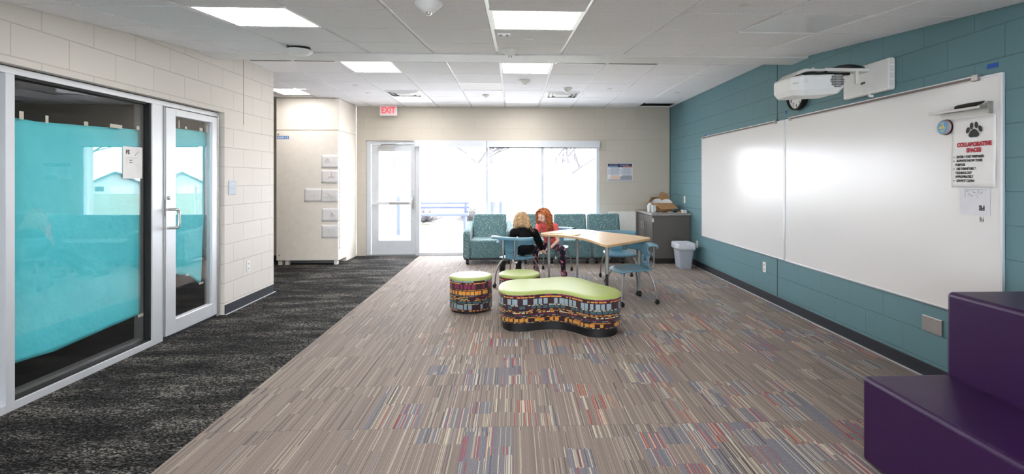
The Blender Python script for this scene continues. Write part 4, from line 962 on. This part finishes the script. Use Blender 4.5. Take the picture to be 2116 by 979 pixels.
# ------------------------------------------------------------------ classroom chairs (faces +Y)
def make_chair():
    t = thing('classroom_chair', (0, 0, 0), '', 'chair', 'blue classroom chairs with casters')
    SZ = .385
    def seat(u, v):
        a, b = 2*u-1, 2*v-1
        x = a*math.sqrt(max(0, 1-b*b*.30))*.215; y = b*math.sqrt(max(0, 1-a*a*.30))*.21
        z = SZ-.012*(1-a*a)*(1-b*b)-.022*max(0, b-.55)**2*5+.01*max(0, -b-.5)
        return (x, y, z)
    o = part('seat', MB().grid(seat, 16, 16), BLUEP, t, sm=180); mo = o.modifiers.new('s', 'SOLIDIFY'); mo.thickness = .012
    def back(u, v):
        a = 2*u-1; s = abs(a)
        cx = .262*a; cy = -.215+.115*s**2.2
        zb = .575 if s > .55 else .575-.11*(.5+.5*math.cos(PI*s/.55))
        nx, ny = a*.55, -1
        L = math.hypot(nx, ny); nx, ny = nx/L, ny/L
        if v < .18:  k = v/.18; off, z = .085-.004*k, .640+.026*k
        elif v < .42: k = (v-.18)/.24; off, z = .081-.080*k, .666+.006*math.sin(PI*k)
        elif v < .52: k = (v-.42)/.10; off, z = .001-.014*k, .666-.012*k
        else: k = (v-.52)/.48; off, z = -.013-.010*math.sin(PI*k)+.012*k, .654+(zb-.654)*k
        return (cx+nx*off, cy+ny*off, z-.010)
    m = MB().grid(back, 32, 20)
    def stem(u, v):
        a = 2*u-1; w_ = .10-.02*v; z = .56-(.56-SZ+.004)*v; y = -.216+.012*math.sin(PI*v)+.02*v
        return (a*w_, y, z)
    m.grid(stem, 10, 10, skip=lambda i, j: 3 <= i <= 6 and 3 <= j <= 5)
    o = part('backrest', m, BLUEP, t, sm=180); mo = o.modifiers.new('s', 'SOLIDIFY'); mo.thickness = .007; mo.offset = 0
    for s in (-1, 1):
        part('upright', MB().tube([(s*.07, -.06, SZ-.022), (s*.07, -.22, SZ-.025), (s*.075, -.262, SZ+.0), (s*.082, -.262, .50), (s*.085, -.255, .635)], .011, n=10), CHROME, t, sm=50)
        for f in (-1, 1):
            lg = part('leg', MB().tube([(s*.05, f*.05, SZ-.020), (s*.13, f*.13, SZ-.022), (s*.175, f*.165, SZ-.06), (s*.215, f*.205, .20), (s*.225, f*.215, .055)], .0105, n=10), CHROME, t, sm=50)
            part('caster', MB().lathe([(.022, -.017), (.027, -.012), (.027, .012), (.022, .017)], c=(s*.225, f*.215-.008, .027), axis='x', n=18).tube([(s*.225, f*.215, .03), (s*.225, f*.215, .062)], .012), BLACK, lg, sm=40)
    return t
ch = make_chair()
places = [(.05, 6.72, -26, 'blue wheeled chair under the child in the black hoodie'), (1.33, 5.83, 104, 'empty blue wheeled chair at the near right corner of the table'),
          (1.46, 7.06, 180, 'empty blue wheeled chair behind the right end of the table'), (.60, 7.66, 162, 'blue wheeled chair under the red-haired child')]
for k, (x, y, a, l) in enumerate(places):
    o = ch if k == 0 else copy_tree(ch); o.location = (x, y, 0); o.rotation_euler = (0, 0, math.radians(a)); o['label'] = l

# ------------------------------------------------------------------ children
def chain(m, pts, rs, n=14): m.tube(pts, rs, n=n, smooth=2); m.sphere(pts[0], rs[0]*1.0, 14, 8); m.sphere(pts[-1], rs[-1], 14, 8)
def remesh(o, vox, it=6):
    mo = o.modifiers.new('r', 'REMESH'); mo.mode = 'VOXEL'; mo.voxel_size = vox; mo.use_smooth_shade = True
    sm = o.modifiers.new('s', 'SMOOTH'); sm.iterations = it; sm.factor = .5; apply_mods(o)
    return smooth(o)
def hand(m, wr_, d, side, palm_dir, s=.82):
    """palm plus five bent fingers; d = pointing dir, side = across, palm_dir = curl direction"""
    wr_ = Vector(wr_); d = Vector(d).normalized(); side = Vector(side).normalized(); pd = Vector(palm_dir).normalized()
    a = wr_+d*.06*s
    for k in (-1.5, -.5, .5, 1.5):
        m.tube([wr_+side*k*.009*s, a+side*k*.016*s], [.013*s, .012*s], n=10); m.sphere(a+side*k*.016*s, .012*s, 10, 6)
        L = (.052, .062, .066, .058)[int(k+1.5)]*s; b = a+side*k*.017*s
        p1 = b+d*L*.45+pd*L*.15; p2 = p1+d*L*.25+pd*L*.28; p3 = p2+d*L*.05+pd*L*.28
        m.tube([b, p1, p2, p3], [.0085*s, .008*s, .0075*s, .006*s], n=8, smooth=1); m.sphere(p3, .0062*s, 8, 6)
    b = wr_+d*.02*s+side*.022*s; m.tube([b, b+side*.022*s+d*.02*s, b+side*.026*s+d*.045*s+pd*.012*s], [.011*s, .0095*s, .007*s], n=8, smooth=1); m.sphere(b+side*.026*s+d*.045*s+pd*.012*s, .007*s, 8, 6)
def head(m, c, look, up, R=.088):
    """head with jaw, nose and ears; returns its frame"""
    f = Vector(look).normalized(); u = Vector(up); u = (u-f*u.dot(f)).normalized(); r = f.cross(u); c = Vector(c)
    P3 = lambda a, b, d_: c+r*a*R+f*b*R+u*d_*R
    nu, nv = 28, 20; vs = []
    for j in range(nv+1):
        th = PI*j/nv
        for i in range(nu):
            ph = 2*PI*i/nu; x, y, z = math.sin(th)*math.cos(ph), math.sin(th)*math.sin(ph), math.cos(th)
            jaw = max(0, -z); wx = .80-.28*jaw**1.3; wy = .98-.12*jaw*(y > 0)-.32*jaw*(y < 0)
            vs.append(P3(x*wx, y*wy+.02*jaw, z*1.12))
    m.add(vs, [(j*nu+i, (j+1)*nu+i, (j+1)*nu+(i+1) % nu, j*nu+(i+1) % nu) for j in range(nv) for i in range(nu)])
    m.tube([P3(0, .88, .10), P3(0, .98, -.10), P3(0, 1.05, -.24), P3(0, .90, -.30)], [.07*R, .08*R, .11*R, .08*R], n=8, smooth=1)      # nose
    m.sphere(P3(0, .48, -.90), .12*R, 10, 8); m.sphere(P3(0, .74, -.60), .12*R, 10, 8)
    for s in (-1, 1): m.sphere(P3(s*.80, -.02, -.08), .2*R, 10, 8, sc=(.5, .8, 1.1)); m.sphere(P3(s*.38, .66, -.36), .24*R, 10, 8)
    return P3, R
def face(P3, R, par, w, skin_lip=(200, 96, 98)):
    for s in (-1, 1):
        e = part('eye', MB().sphere(P3(s*.30, .84, .03), .125*R, 12, 8), P('eye white', (235, 232, 228), .3), par, w, sm=60)
        part('iris', MB().sphere(P3(s*.30, .93, .0), .065*R, 10, 6), P('brown iris', (60, 40, 30), .3), e, w, sm=60)
        part('eyebrow', MB().tube([P3(s*.14, .97, .23), P3(s*.30, .95, .30), P3(s*.48, .85, .24)], [.03*R, .04*R, .025*R], n=6), P('brow hair', (150, 90, 50), .7), par, w)
        part('eyelid', MB().tube([P3(s*.17, .95, .06), P3(s*.30, .965, .12), P3(s*.44, .88, .05)], .035*R, n=6), P('lash', (110, 66, 50), .6), par, w)
    part('mouth', MB().tube([P3(-.2, .80, -.56), P3(-.08, .90, -.55), P3(.08, .90, -.55), P3(.2, .80, -.56)], [.03*R, .045*R, .045*R, .03*R], n=8), P('lips', skin_lip, .4), par, w)
def strands(c, P3, R, mat, par, w, paths, seed, n=320, r=.0042):
    """long hair: locks from a parting over the skull and down along given paths"""
    random.seed(seed); m = MB()
    # scalp cap
    nu, nv = 28, 12; vs = []
    for j in range(nv+1):
        th = .62*PI*j/nv
        for i in range(nu):
            ph = 2*PI*i/nu; x, y, z = math.sin(th)*math.cos(ph), math.sin(th)*math.sin(ph), math.cos(th)
            front = max(0, y)*max(0, (j-5)/7); k = 1.0 if front < .25 else .80
            vs.append(P3(x*.90*k, y*1.05*k-.03, z*1.20+.02))
    m.add(vs, [(j*nu+i, (j+1)*nu+i, (j+1)*nu+(i+1) % nu, j*nu+(i+1) % nu) for j in range(nv) for i in range(nu)])
    for k in range(n):
        pth = paths[int(random.random()*len(paths))]; j = [random.gauss(0, .12) for _ in range(3)]; pts = []; K = len(pth)
        for q, p in enumerate(pth):
            s = .35+.9*q/K; pts.append(P3(p[0]+j[0]*s, p[1]+j[1]*s, p[2]+j[2]*.4+random.gauss(0, .02)*q))
        L = random.uniform(.86, 1.05); pts[-1] = pts[-2].lerp(pts[-1], L)
        m.tube(pts, [r*.8]+[r]*(K-2)+[r*.3], n=5, smooth=1, flat=.55)
    return part('hair', m, mat, par, w, sm=180)

# -- red-haired child facing the viewer
w = (.62, 7.5, 0)
t = thing('person', w, 'child with long red hair, coral shirt and floral leggings seated facing us', 'person')
hd = at_y(1123, 446, 7.32); nk = at_y(1130, 461, 7.43); ch_ = at_y(1131, 478, 7.50); bl = at_y(1138, 498, 7.60); pv = at_y(1139, 506, 7.65)
shR = at_y(1114, 465, 7.42); shL = at_y(1147, 467, 7.45); elL = at_y(1153, 497, 7.40); wrL = at_y(1138, 512, 7.22); elR = at_y(1107, 492, 7.32); wrR = at_y(1119, 511, 7.14)
hpL = at_y(1147, 510, 7.62); knL = at_y(1162, 519, 7.28); anL = at_y(1164, 561, 7.36); hpR = at_y(1131, 510, 7.62); knR = at_y(1106, 522, 7.38); anR = at_y(1107, 552, 7.62)
knL = (knL[0], knL[1], .40); knR = (knR[0], knR[1], .405); anL = (anL[0], anL[1], .075); anR = (anR[0], anR[1], .075)
def legs_m(m, k=1.0):
    chain(m, [hpL, tuple(Vector(hpL).lerp(Vector(knL), .5)+Vector((0, 0, .008))), knL], [.062*k, .056*k, .043*k]); chain(m, [knL, tuple(Vector(knL).lerp(Vector(anL), .35)), anL], [.043*k, .041*k, .027*k])
    chain(m, [hpR, tuple(Vector(hpR).lerp(Vector(knR), .5)+Vector((0, 0, .008))), knR], [.062*k, .056*k, .043*k]); chain(m, [knR, tuple(Vector(knR).lerp(Vector(anR), .35)), anR], [.043*k, .041*k, .027*k])
    m.sphere(pv, .078*k, 18, 12, sc=(1.15, 1, .85))
def torso_m(m, k=1.0, low=True):
    a, b, c, d = Vector(pv), Vector(bl), Vector(ch_), Vector(nk)
    m.tube([a, b, c, c.lerp(d, .6), d], [.078*k, .080*k, .086*k, .078*k, .034*k], n=20, flat=.78); m.tube([shR, tuple(Vector(shR).lerp(Vector(shL), .5)+Vector((0, .01, .005))), shL], [.040*k, .05*k, .040*k], n=14)
m = MB(); legs_m(m); torso_m(m); m.tube([nk, hd], [.033, .034], n=14)
chain(m, [shL, elL], [.036, .027]); chain(m, [elL, wrL], [.026, .018]); chain(m, [shR, elR], [.036, .027]); chain(m, [elR, wrR], [.026, .018])
hand(m, wrL, (-.9, -.35, -.25), (-.2, -.9, .2), (-.1, 0, -1)); hand(m, wrR, (.35, -.3, -.85), (.3, -.9, .1), (.9, .1, -.2))
P3, R = head(m, hd, (-.62, -.72, -.34), (-.05, -.2, 1), .092)
b = part('body', m, SKIN, t, w); remesh(b, .0055, 4)
face(P3, R, b, w)
m = MB(); torso_m(m, 1.12); sl = Vector(shL).lerp(Vector(elL), .42); sr = Vector(shR).lerp(Vector(elR), .42)
chain(m, [shL, sl], [.046, .041]); chain(m, [shR, sr], [.046, .041])
shirt = part('shirt', m, P('coral jersey', (248, 112, 108), .8), t, w); remesh(shirt, .007, 5)
part('shirt_print', MB().sphere((pv[0]-.02+.01, ch_[1]-.085, ch_[2]-.06), .035, 14, 8, sc=(1.2, .22, .8)), P('navy print', (48, 40, 72), .7), shirt, w, sm=60)
m = MB(); legs_m(m, 1.07); lg = part('leggings', m, mat_floral(), t, w); remesh(lg, .007, 3)
for an, fw in ((anL, (.05, -1, 0)), (anR, (-.1, -1, 0))):
    f = Vector(fw).normalized(); a = Vector(an); m = MB()
    m.tube([a+Vector((0, .02, .02)), a+Vector((0, .02, -.035)), a+f*.05+Vector((0, 0, -.042)), a+f*.13+Vector((0, 0, -.048))], [.035, .037, .036, .024], n=14); m.sphere(a+f*.13+Vector((0, 0, -.048)), .024, 12, 8)
    o = part('shoe', m, P('maroon trainer', (110, 34, 52), .5), t, w, sm=60)
    part('sole', MB().prism([(a.x+f.x*q-f.y*s*.033, a.y+f.y*q+f.x*s*.033) for q, s in ((-.03, 1), (.12, 1), (.155, .5), (.155, -.5), (.12, -1), (-.03, -1))], 0.001, .014), BLACK, o, w)
ginger = mat_hair('red hair', (160, 82, 42), (204, 118, 68), (236, 166, 112))
side1 = [[(.05, .55, 1.12), (.55, .55, .95), (.88, .45, .35), (.98, .30, -.5), (1.0, .15, -1.4), (.95, .1, -2.1)],
         [(.05, .2, 1.2), (.7, .1, 1.0), (1.02, .0, .2), (1.08, -.1, -.8), (1.1, -.1, -1.7), (1.1, -.1, -2.3)],
         [(.05, -.1, 1.22), (.6, -.5, 1.0), (.95, -.6, .1), (1.05, -.6, -1.), (1.1, -.55, -1.8), (1.15, -.5, -2.4)],
         [(0, -.2, 1.22), (.1, -.9, .9), (.2, -1.15, .0), (.3, -1.15, -1.1), (.35, -1.05, -2.1), (.4, -.95, -2.6)],
         [(-.02, .1, 1.22), (-.7, .0, .95), (-1.0, -.1, .2), (-1.05, -.1, -.8), (-1.0, .0, -1.6), (-.95, .1, -2.2)],
         [(-.02, .5, 1.12), (-.55, .60, .95), (-.9, .40, .3), (-.98, .25, -.6), (-.95, .2, -1.5), (-.9, .3, -2.2)],
         [(-.02, -.1, 1.22), (-.6, -.6, .95), (-.85, -.75, .1), (-.9, -.7, -1.), (-.9, -.6, -1.9), (-.85, -.5, -2.4)]]
strands(hd, P3, R, ginger, t, w, side1, 21, 640, .0036)

# -- child in black hoodie, seen from behind
w = (.12, 6.9, 0)
t = thing('person', w, 'child with long blond hair and black hoodie seated with back to us', 'person')
hd = at_y(1079, 455, 7.0); nk = at_y(1083, 472, 6.93); ch_ = at_y(1084, 490, 6.88); bl = at_y(1083, 510, 6.86); pv = at_y(1083, 521, 6.86)
shR = at_y(1104, 480, 6.90); shL = at_y(1062, 480, 6.88); elR = at_y(1115, 503, 6.98); wrR = at_y(1119, 512, 7.08); elL = at_y(1056, 503, 6.98); wrL = at_y(1075, 508, 7.16)
pv = (pv[0], pv[1], .455)
hpL = (pv[0]-.07, 6.90, .45); hpR = (pv[0]+.07, 6.90, .45); knL = (-.08, 7.20, .43); knR = (.13, 7.24, .43); anL = (-.17, 7.62, .10); anR = (.07, 7.62, .10)
def legs2(m, k=1.0):
    for h, kn, an in ((hpL, knL, anL), (hpR, knR, anR)):
        chain(m, [h, tuple(Vector(h).lerp(Vector(kn), .5)+Vector((0, 0, .01))), kn], [.066*k, .058*k, .045*k]); chain(m, [kn, tuple(Vector(kn).lerp(Vector(an), .35)), an], [.045*k, .043*k, .028*k])
    m.sphere(pv, .085*k, 18, 12, sc=(1.15, 1, .7))
def torso2(m, k=1.0):
    a, b_, c, d = Vector(pv), Vector(bl), Vector(ch_), Vector(nk)
    m.tube([a, b_, c, c.lerp(d, .6), d], [.085*k, .088*k, .094*k, .084*k, .038*k], n=20, flat=.8); m.tube([shR, tuple(Vector(shR).lerp(Vector(shL), .5)+Vector((0, 0, .012))), shL], [.042*k, .055*k, .042*k], n=14)
m = MB(); legs2(m); torso2(m); m.tube([nk, hd], [.035, .035], n=14)
chain(m, [shL, elL], [.038, .028]); chain(m, [elL, wrL], [.027, .019]); chain(m, [shR, elR], [.038, .028]); chain(m, [elR, wrR], [.027, .019])
hand(m, wrR, (.2, .35, -.85), (-.2, .9, .2), (-.9, 0, -.2)); hand(m, wrL, (.5, .6, -.5), (.6, -.6, .2), (0, .3, -1))
P3, R = head(m, hd, (.12, .90, -.42), (0, .25, 1), .092)
b = part('body', m, SKIN, t, w); remesh(b, .006, 4); face(P3, R, b, w)
m = MB(); torso2(m, 1.22); chain(m, [shL, elL], [.056, .050]); chain(m, [elL, wrL], [.050, .038]); chain(m, [shR, elR], [.056, .050]); chain(m, [elR, wrR], [.050, .036])
BHD = P('black fleece', (17, 17, 20), .9, 0, .2, .15, 30, .4, 60)
m.tube([at_y(1066, 503, 6.84), at_y(1083, 517, 6.83), at_y(1100, 503, 6.84)], [.06, .10, .06], n=16)
hood = part('hoodie', m, BHD, t, w); remesh(hood, .007, 4)
c = Vector(nk)+Vector((.012, -.055, -.015))
m = MB(); m.tube([c+Vector((-.085, .05, .03)), c+Vector((-.05, -.012, .012)), c+Vector((0, -.035, -.01)), c+Vector((.05, -.012, .012)), c+Vector((.085, .05, .03))], [.022, .036, .045, .036, .022], n=12)
m.sphere(c+Vector((0, -.01, -.015)), .06, 16, 10, sc=(1.1, .7, .8))
ho = part('hood', m, BHD, hood, w); remesh(ho, .007, 4)
m = MB(); legs2(m, 1.08); o = part('trousers', m, P('black trousers', (22, 22, 26), .8), t, w); remesh(o, .008, 3)
for an in (anL, anR):
    a = Vector(an); m = MB(); m.tube([a+Vector((0, -.01, .06)), a+Vector((0, 0, -.03)), a+Vector((-.01, .06, -.055)), a+Vector((-.015, .15, -.062))], [.044, .046, .044, .034], n=14); m.sphere(a+Vector((-.015, .15, -.064)), .034, 12, 8)
    o = part('boot', m, P('black boot', (16, 16, 18), .45), t, w, sm=60)
    part('sole', MB().prism([(a.x+s*.04, a.y+q) for q, s in ((-.045, 1), (.14, 1), (.18, .4), (.18, -.9), (.14, -1.2), (-.045, -1))], .001, .016), BLACK, o, w)
blond = mat_hair('blond hair', (140, 108, 72), (196, 160, 116), (234, 210, 170))
back1 = [[(.0, .2, 1.2), (.0, -.6, 1.12), (.0, -1.12, .4), (.02, -1.22, -.4), (.05, -1.2, -1.0), (.08, -1.25, -1.5)],
         [(.0, .2, 1.2), (.35, -.5, 1.12), (.58, -1.0, .4), (.65, -1.12, -.4), (.75, -1.05, -1.1), (.9, -1.05, -1.7)],
         [(.0, .2, 1.2), (-.35, -.5, 1.12), (-.6, -1.0, .4), (-.68, -1.05, -.4), (-.7, -1.0, -1.0), (-.7, -1.05, -1.5)],
         [(.0, .4, 1.2), (.5, -.2, 1.1), (.8, -.75, .4), (.9, -.95, -.5), (1.0, -.9, -1.2), (1.25, -.7, -1.8)],
         [(.0, .3, 1.2), (.2, -.5, 1.15), (.3, -1.05, .4), (.35, -1.2, -.4), (.45, -1.1, -1.0), (.55, -1.0, -1.35)],
         [(.0, .3, 1.2), (-.2, -.5, 1.15), (-.3, -1.05, .4), (-.35, -1.2, -.4), (-.4, -1.15, -1.0), (-.45, -1.15, -1.4)],
         [(.0, .4, 1.2), (-.5, -.2, 1.1), (-.85, -.7, .4), (-.98, -.8, -.5), (-.95, -.7, -1.2), (-.9, -.6, -1.7)],
         [(.05, .6, 1.1), (.7, .3, .9), (1.0, .0, .1), (1.1, -.2, -.8), (1.35, -.3, -1.5), (1.7, -.5, -2.1)],
         [(-.05, .6, 1.1), (-.7, .3, .9), (-.98, .0, .1), (-1.05, -.1, -.8), (-1.1, -.1, -1.4), (-1.15, 0, -1.9)]]
strands(hd, P3, R, blond, t, w, back1, 33, 760, .0036)

# ------------------------------------------------------------------ outdoors
GRASS = P('winter lawn', (122, 126, 102), .95, var=.2, scale=1.5)
struct('ground', MB().box(-30, 40, YB+.3, 14.5, -.10, -.02, 0).box(-30, 30, -20, -3.4, -.10, -.02, 0).add([(-60, 14.5, -.05), (110, 14.5, -.05), (110, 100, -1.3), (-60, 100, -1.3)], [(0, 1, 2, 3)], 1), [CONC, GRASS])  # rear paving is unseen, added to bounce light in through the rear opening
BARK = P('bark', (100, 97, 103), .9, var=.15)
def tree(x, y, z, h, seed, label, depth=7):
    random.seed(seed); m = MB()
    def br(p, d, L, r, k):
        q = p+d*L*.5+Vector((random.uniform(-1, 1), random.uniform(-1, 1), random.uniform(-.3, .6)))*L*.06; e = q+(d+Vector((random.uniform(-.2, .2), random.uniform(-.2, .2), .05))).normalized()*L*.5
        m.tube([p, q, e], [r, r*.85, r*.68], n=6 if k > 2 else 4, smooth=0)
        if k == 0: return
        for i in range(random.choice((2, 3, 3))):
            ax = Vector((random.uniform(-1, 1), random.uniform(-1, 1), random.uniform(-.15, .55))).normalized()
            nd = (d*.62+ax*.85).normalized(); s = random.uniform(.35, 1); br(p.lerp(e, s) if i else e, nd, L*random.uniform(.70, .90), r*.70*(.7+.3*s), k-1)
    br(Vector((0, 0, 0)), Vector((.04, 0, 1)), h*.2, h*.014, depth)
    o = part('bare_tree', m, BARK); o.location = (x, y, z); tag(o, label, 'tree', 'bare trees outside'); return o
tree(-1.2, 30, -.25, 11, 4, 'bare tree outside seen through the left window pane')
tree(3.5, 34, -.35, 12, 9, 'bare tree outside seen through the right window panes')
tree(18, 25, -.3, 10, 12, 'bare tree outside to the right, mirrored in the storefront glass')
tree(28, 40, -.5, 13, 15, 'bare tree beside the pale house, mirrored in the storefront glass')
# house, mirrored in the storefront
SID = P('pale siding', (206, 208, 210), .8); ROOF = P('grey roof shingle', (120, 122, 126), .85)
t = thing('house', (66, 96, -1.30), 'pale gabled house far outside, mirrored in the big storefront pane', 'house', 'pale houses across the lawn', rz=math.radians(-34))
part('walls', MB().box(-3.7, 3.7, -4, 4, 0, 1.7).yprism([(-3.7, 1.7), (3.7, 1.7), (0, 3.7)], -4, 4), SID, t)
part('roof', MB().yprism([(-4.3, 1.45), (0, 3.8), (4.3, 1.45), (4.3, 1.7), (0, 4.1), (-4.3, 1.7)], -4.5, 4.5), ROOF, t)
part('garage_door', MB().box(-2.6, .6, -4.06, -4, 0, 1.5), WHITE, t); part('window', MB().box(1.5, 2.7, -4.05, -4, .6, 1.4), P('dark pane', (70, 80, 92), .2), t)
h2 = copy_tree(t); h2.location = (56.5, 99, -1.30); h2['label'] = 'second pale gabled house far outside, mirrored in the door glass'
# chain-link fence
t = thing('chain_link_fence', (1.55, 14.1, -.02), 'galvanised chain-link fence outside, mirrored in the door glass', 'fence')
GALV = P('galvanised wire', (176, 180, 184), .5, .4)
m = MB(); L = .92; Hh = 1.2; st = .07
k = -Hh
def clipx(x0, x1, z0, z1):
    g = (z1-z0)/(x1-x0); a, b = max(x0, 0), min(x1, 2*L)
    return (a, b, z0+g*(a-x0), z0+g*(b-x0)) if b-a > .02 else (0, None, 0, 0)
while k < 2*L:
    for s in (1, -1):
        x0, z0, x1, z1 = (k, 0, k+Hh, Hh) if s > 0 else (k, Hh, k+Hh, 0)
        x0, x1, z0, z1 = clipx(x0, x1, z0, z1)
        if x1 is not None: m.tube([(x0-L, 0, z0), (x1-L, 0, z1)], .0035, n=3, smooth=0)
    k += st
part('mesh', m, GALV, t)
for x in (-L, 0, L): part('post', MB().tube([(x, .04, 0), (x, .04, Hh+.06)], .03), GALV, t)
part('top_rail', MB().tube([(-L, .03, Hh), (L, .03, Hh)], .02), GALV, t)
# things outside the left pane
o = thing('garden_bench', (-2.0, 14.2, -.02), 'bluish slatted bench outside the left window pane', 'bench')
BB = P('blue grey timber', (70, 80, 112), .7)
for z in (.42, .60, .72): part('slat', MB().box(-.75, .75, -.2 if z < .5 else .2, .2 if z < .5 else .23, z, z+.05), BB, o)
for x in (-.65, .65): part('leg', MB().box(x-.03, x+.03, -.18, .23, 0, .42).box(x-.03, x+.03, .19, .23, .42, .78), BB, o)
for x, y, h, l in ((-2.95, 13.2, .98, 'slim dark post outside the glazed exit door'), (-.58, 13.6, 1.25, 'thick dark post outside the middle window pane'), (-.36, 13.9, 1.05, 'thin post beside the thick dark one outside')):
    o = part('bollard', MB().lathe([(.05, 0), (.045, h*.95), (.03, h), (.001, h+.01)], n=14), BB); o.location = (x, y, -.02); tag(o, l, 'post', 'posts on the paving outside')
def shrub(x, y, r, seed, label):
    random.seed(seed); m = MB()
    for k in range(260):
        d = Vector((random.gauss(0, 1), random.gauss(0, 1), abs(random.gauss(0, 1)))).normalized(); L = r*random.uniform(.7, 1)
        m.tube([(0, 0, .02), d*L*.5+Vector((random.gauss(0, .04), 0, 0)), d*L], [.008, .005, .002], n=3, smooth=0)
    o = part('bare_shrub', m, BARK); o.location = (x, y, -.03); tag(o, l_(label), 'shrub', 'twiggy shrubs outside')
l_ = lambda s: s
shrub(-2.9, 17.0, .9, 1, 'twiggy shrub outside behind the bench, left one'); shrub(-1.5, 17.4, .8, 2, 'twiggy shrub outside behind the bench, right one')

t = thing('outdoor_shape', (2.62, 15.2, -.04), 'bright pink and orange flowers outside, mirrored in the door glass', 'shape')  # sphere clusters for an unidentified pink and orange thing
random.seed(8)
for nm, zc, cl, r in (('pink_cluster', .78, (220, 60, 110), .16), ('orange_cluster', .48, (240, 170, 60), .12)):
    m = MB()
    for k in range(26):
        d = Vector((random.gauss(0, 1), random.gauss(0, 1), random.gauss(0, 1))).normalized()*r*random.uniform(.4, 1); m.sphere((d.x, d.y, zc+d.z), .055, 8, 6)
    part(nm, m, P(nm, cl, .7), t, sm=60)
part('stem', MB().tube([(0, 0, 0), (.02, 0, .4), (0, 0, .75)], .02), P('green upright', (80, 110, 60), .8), t)
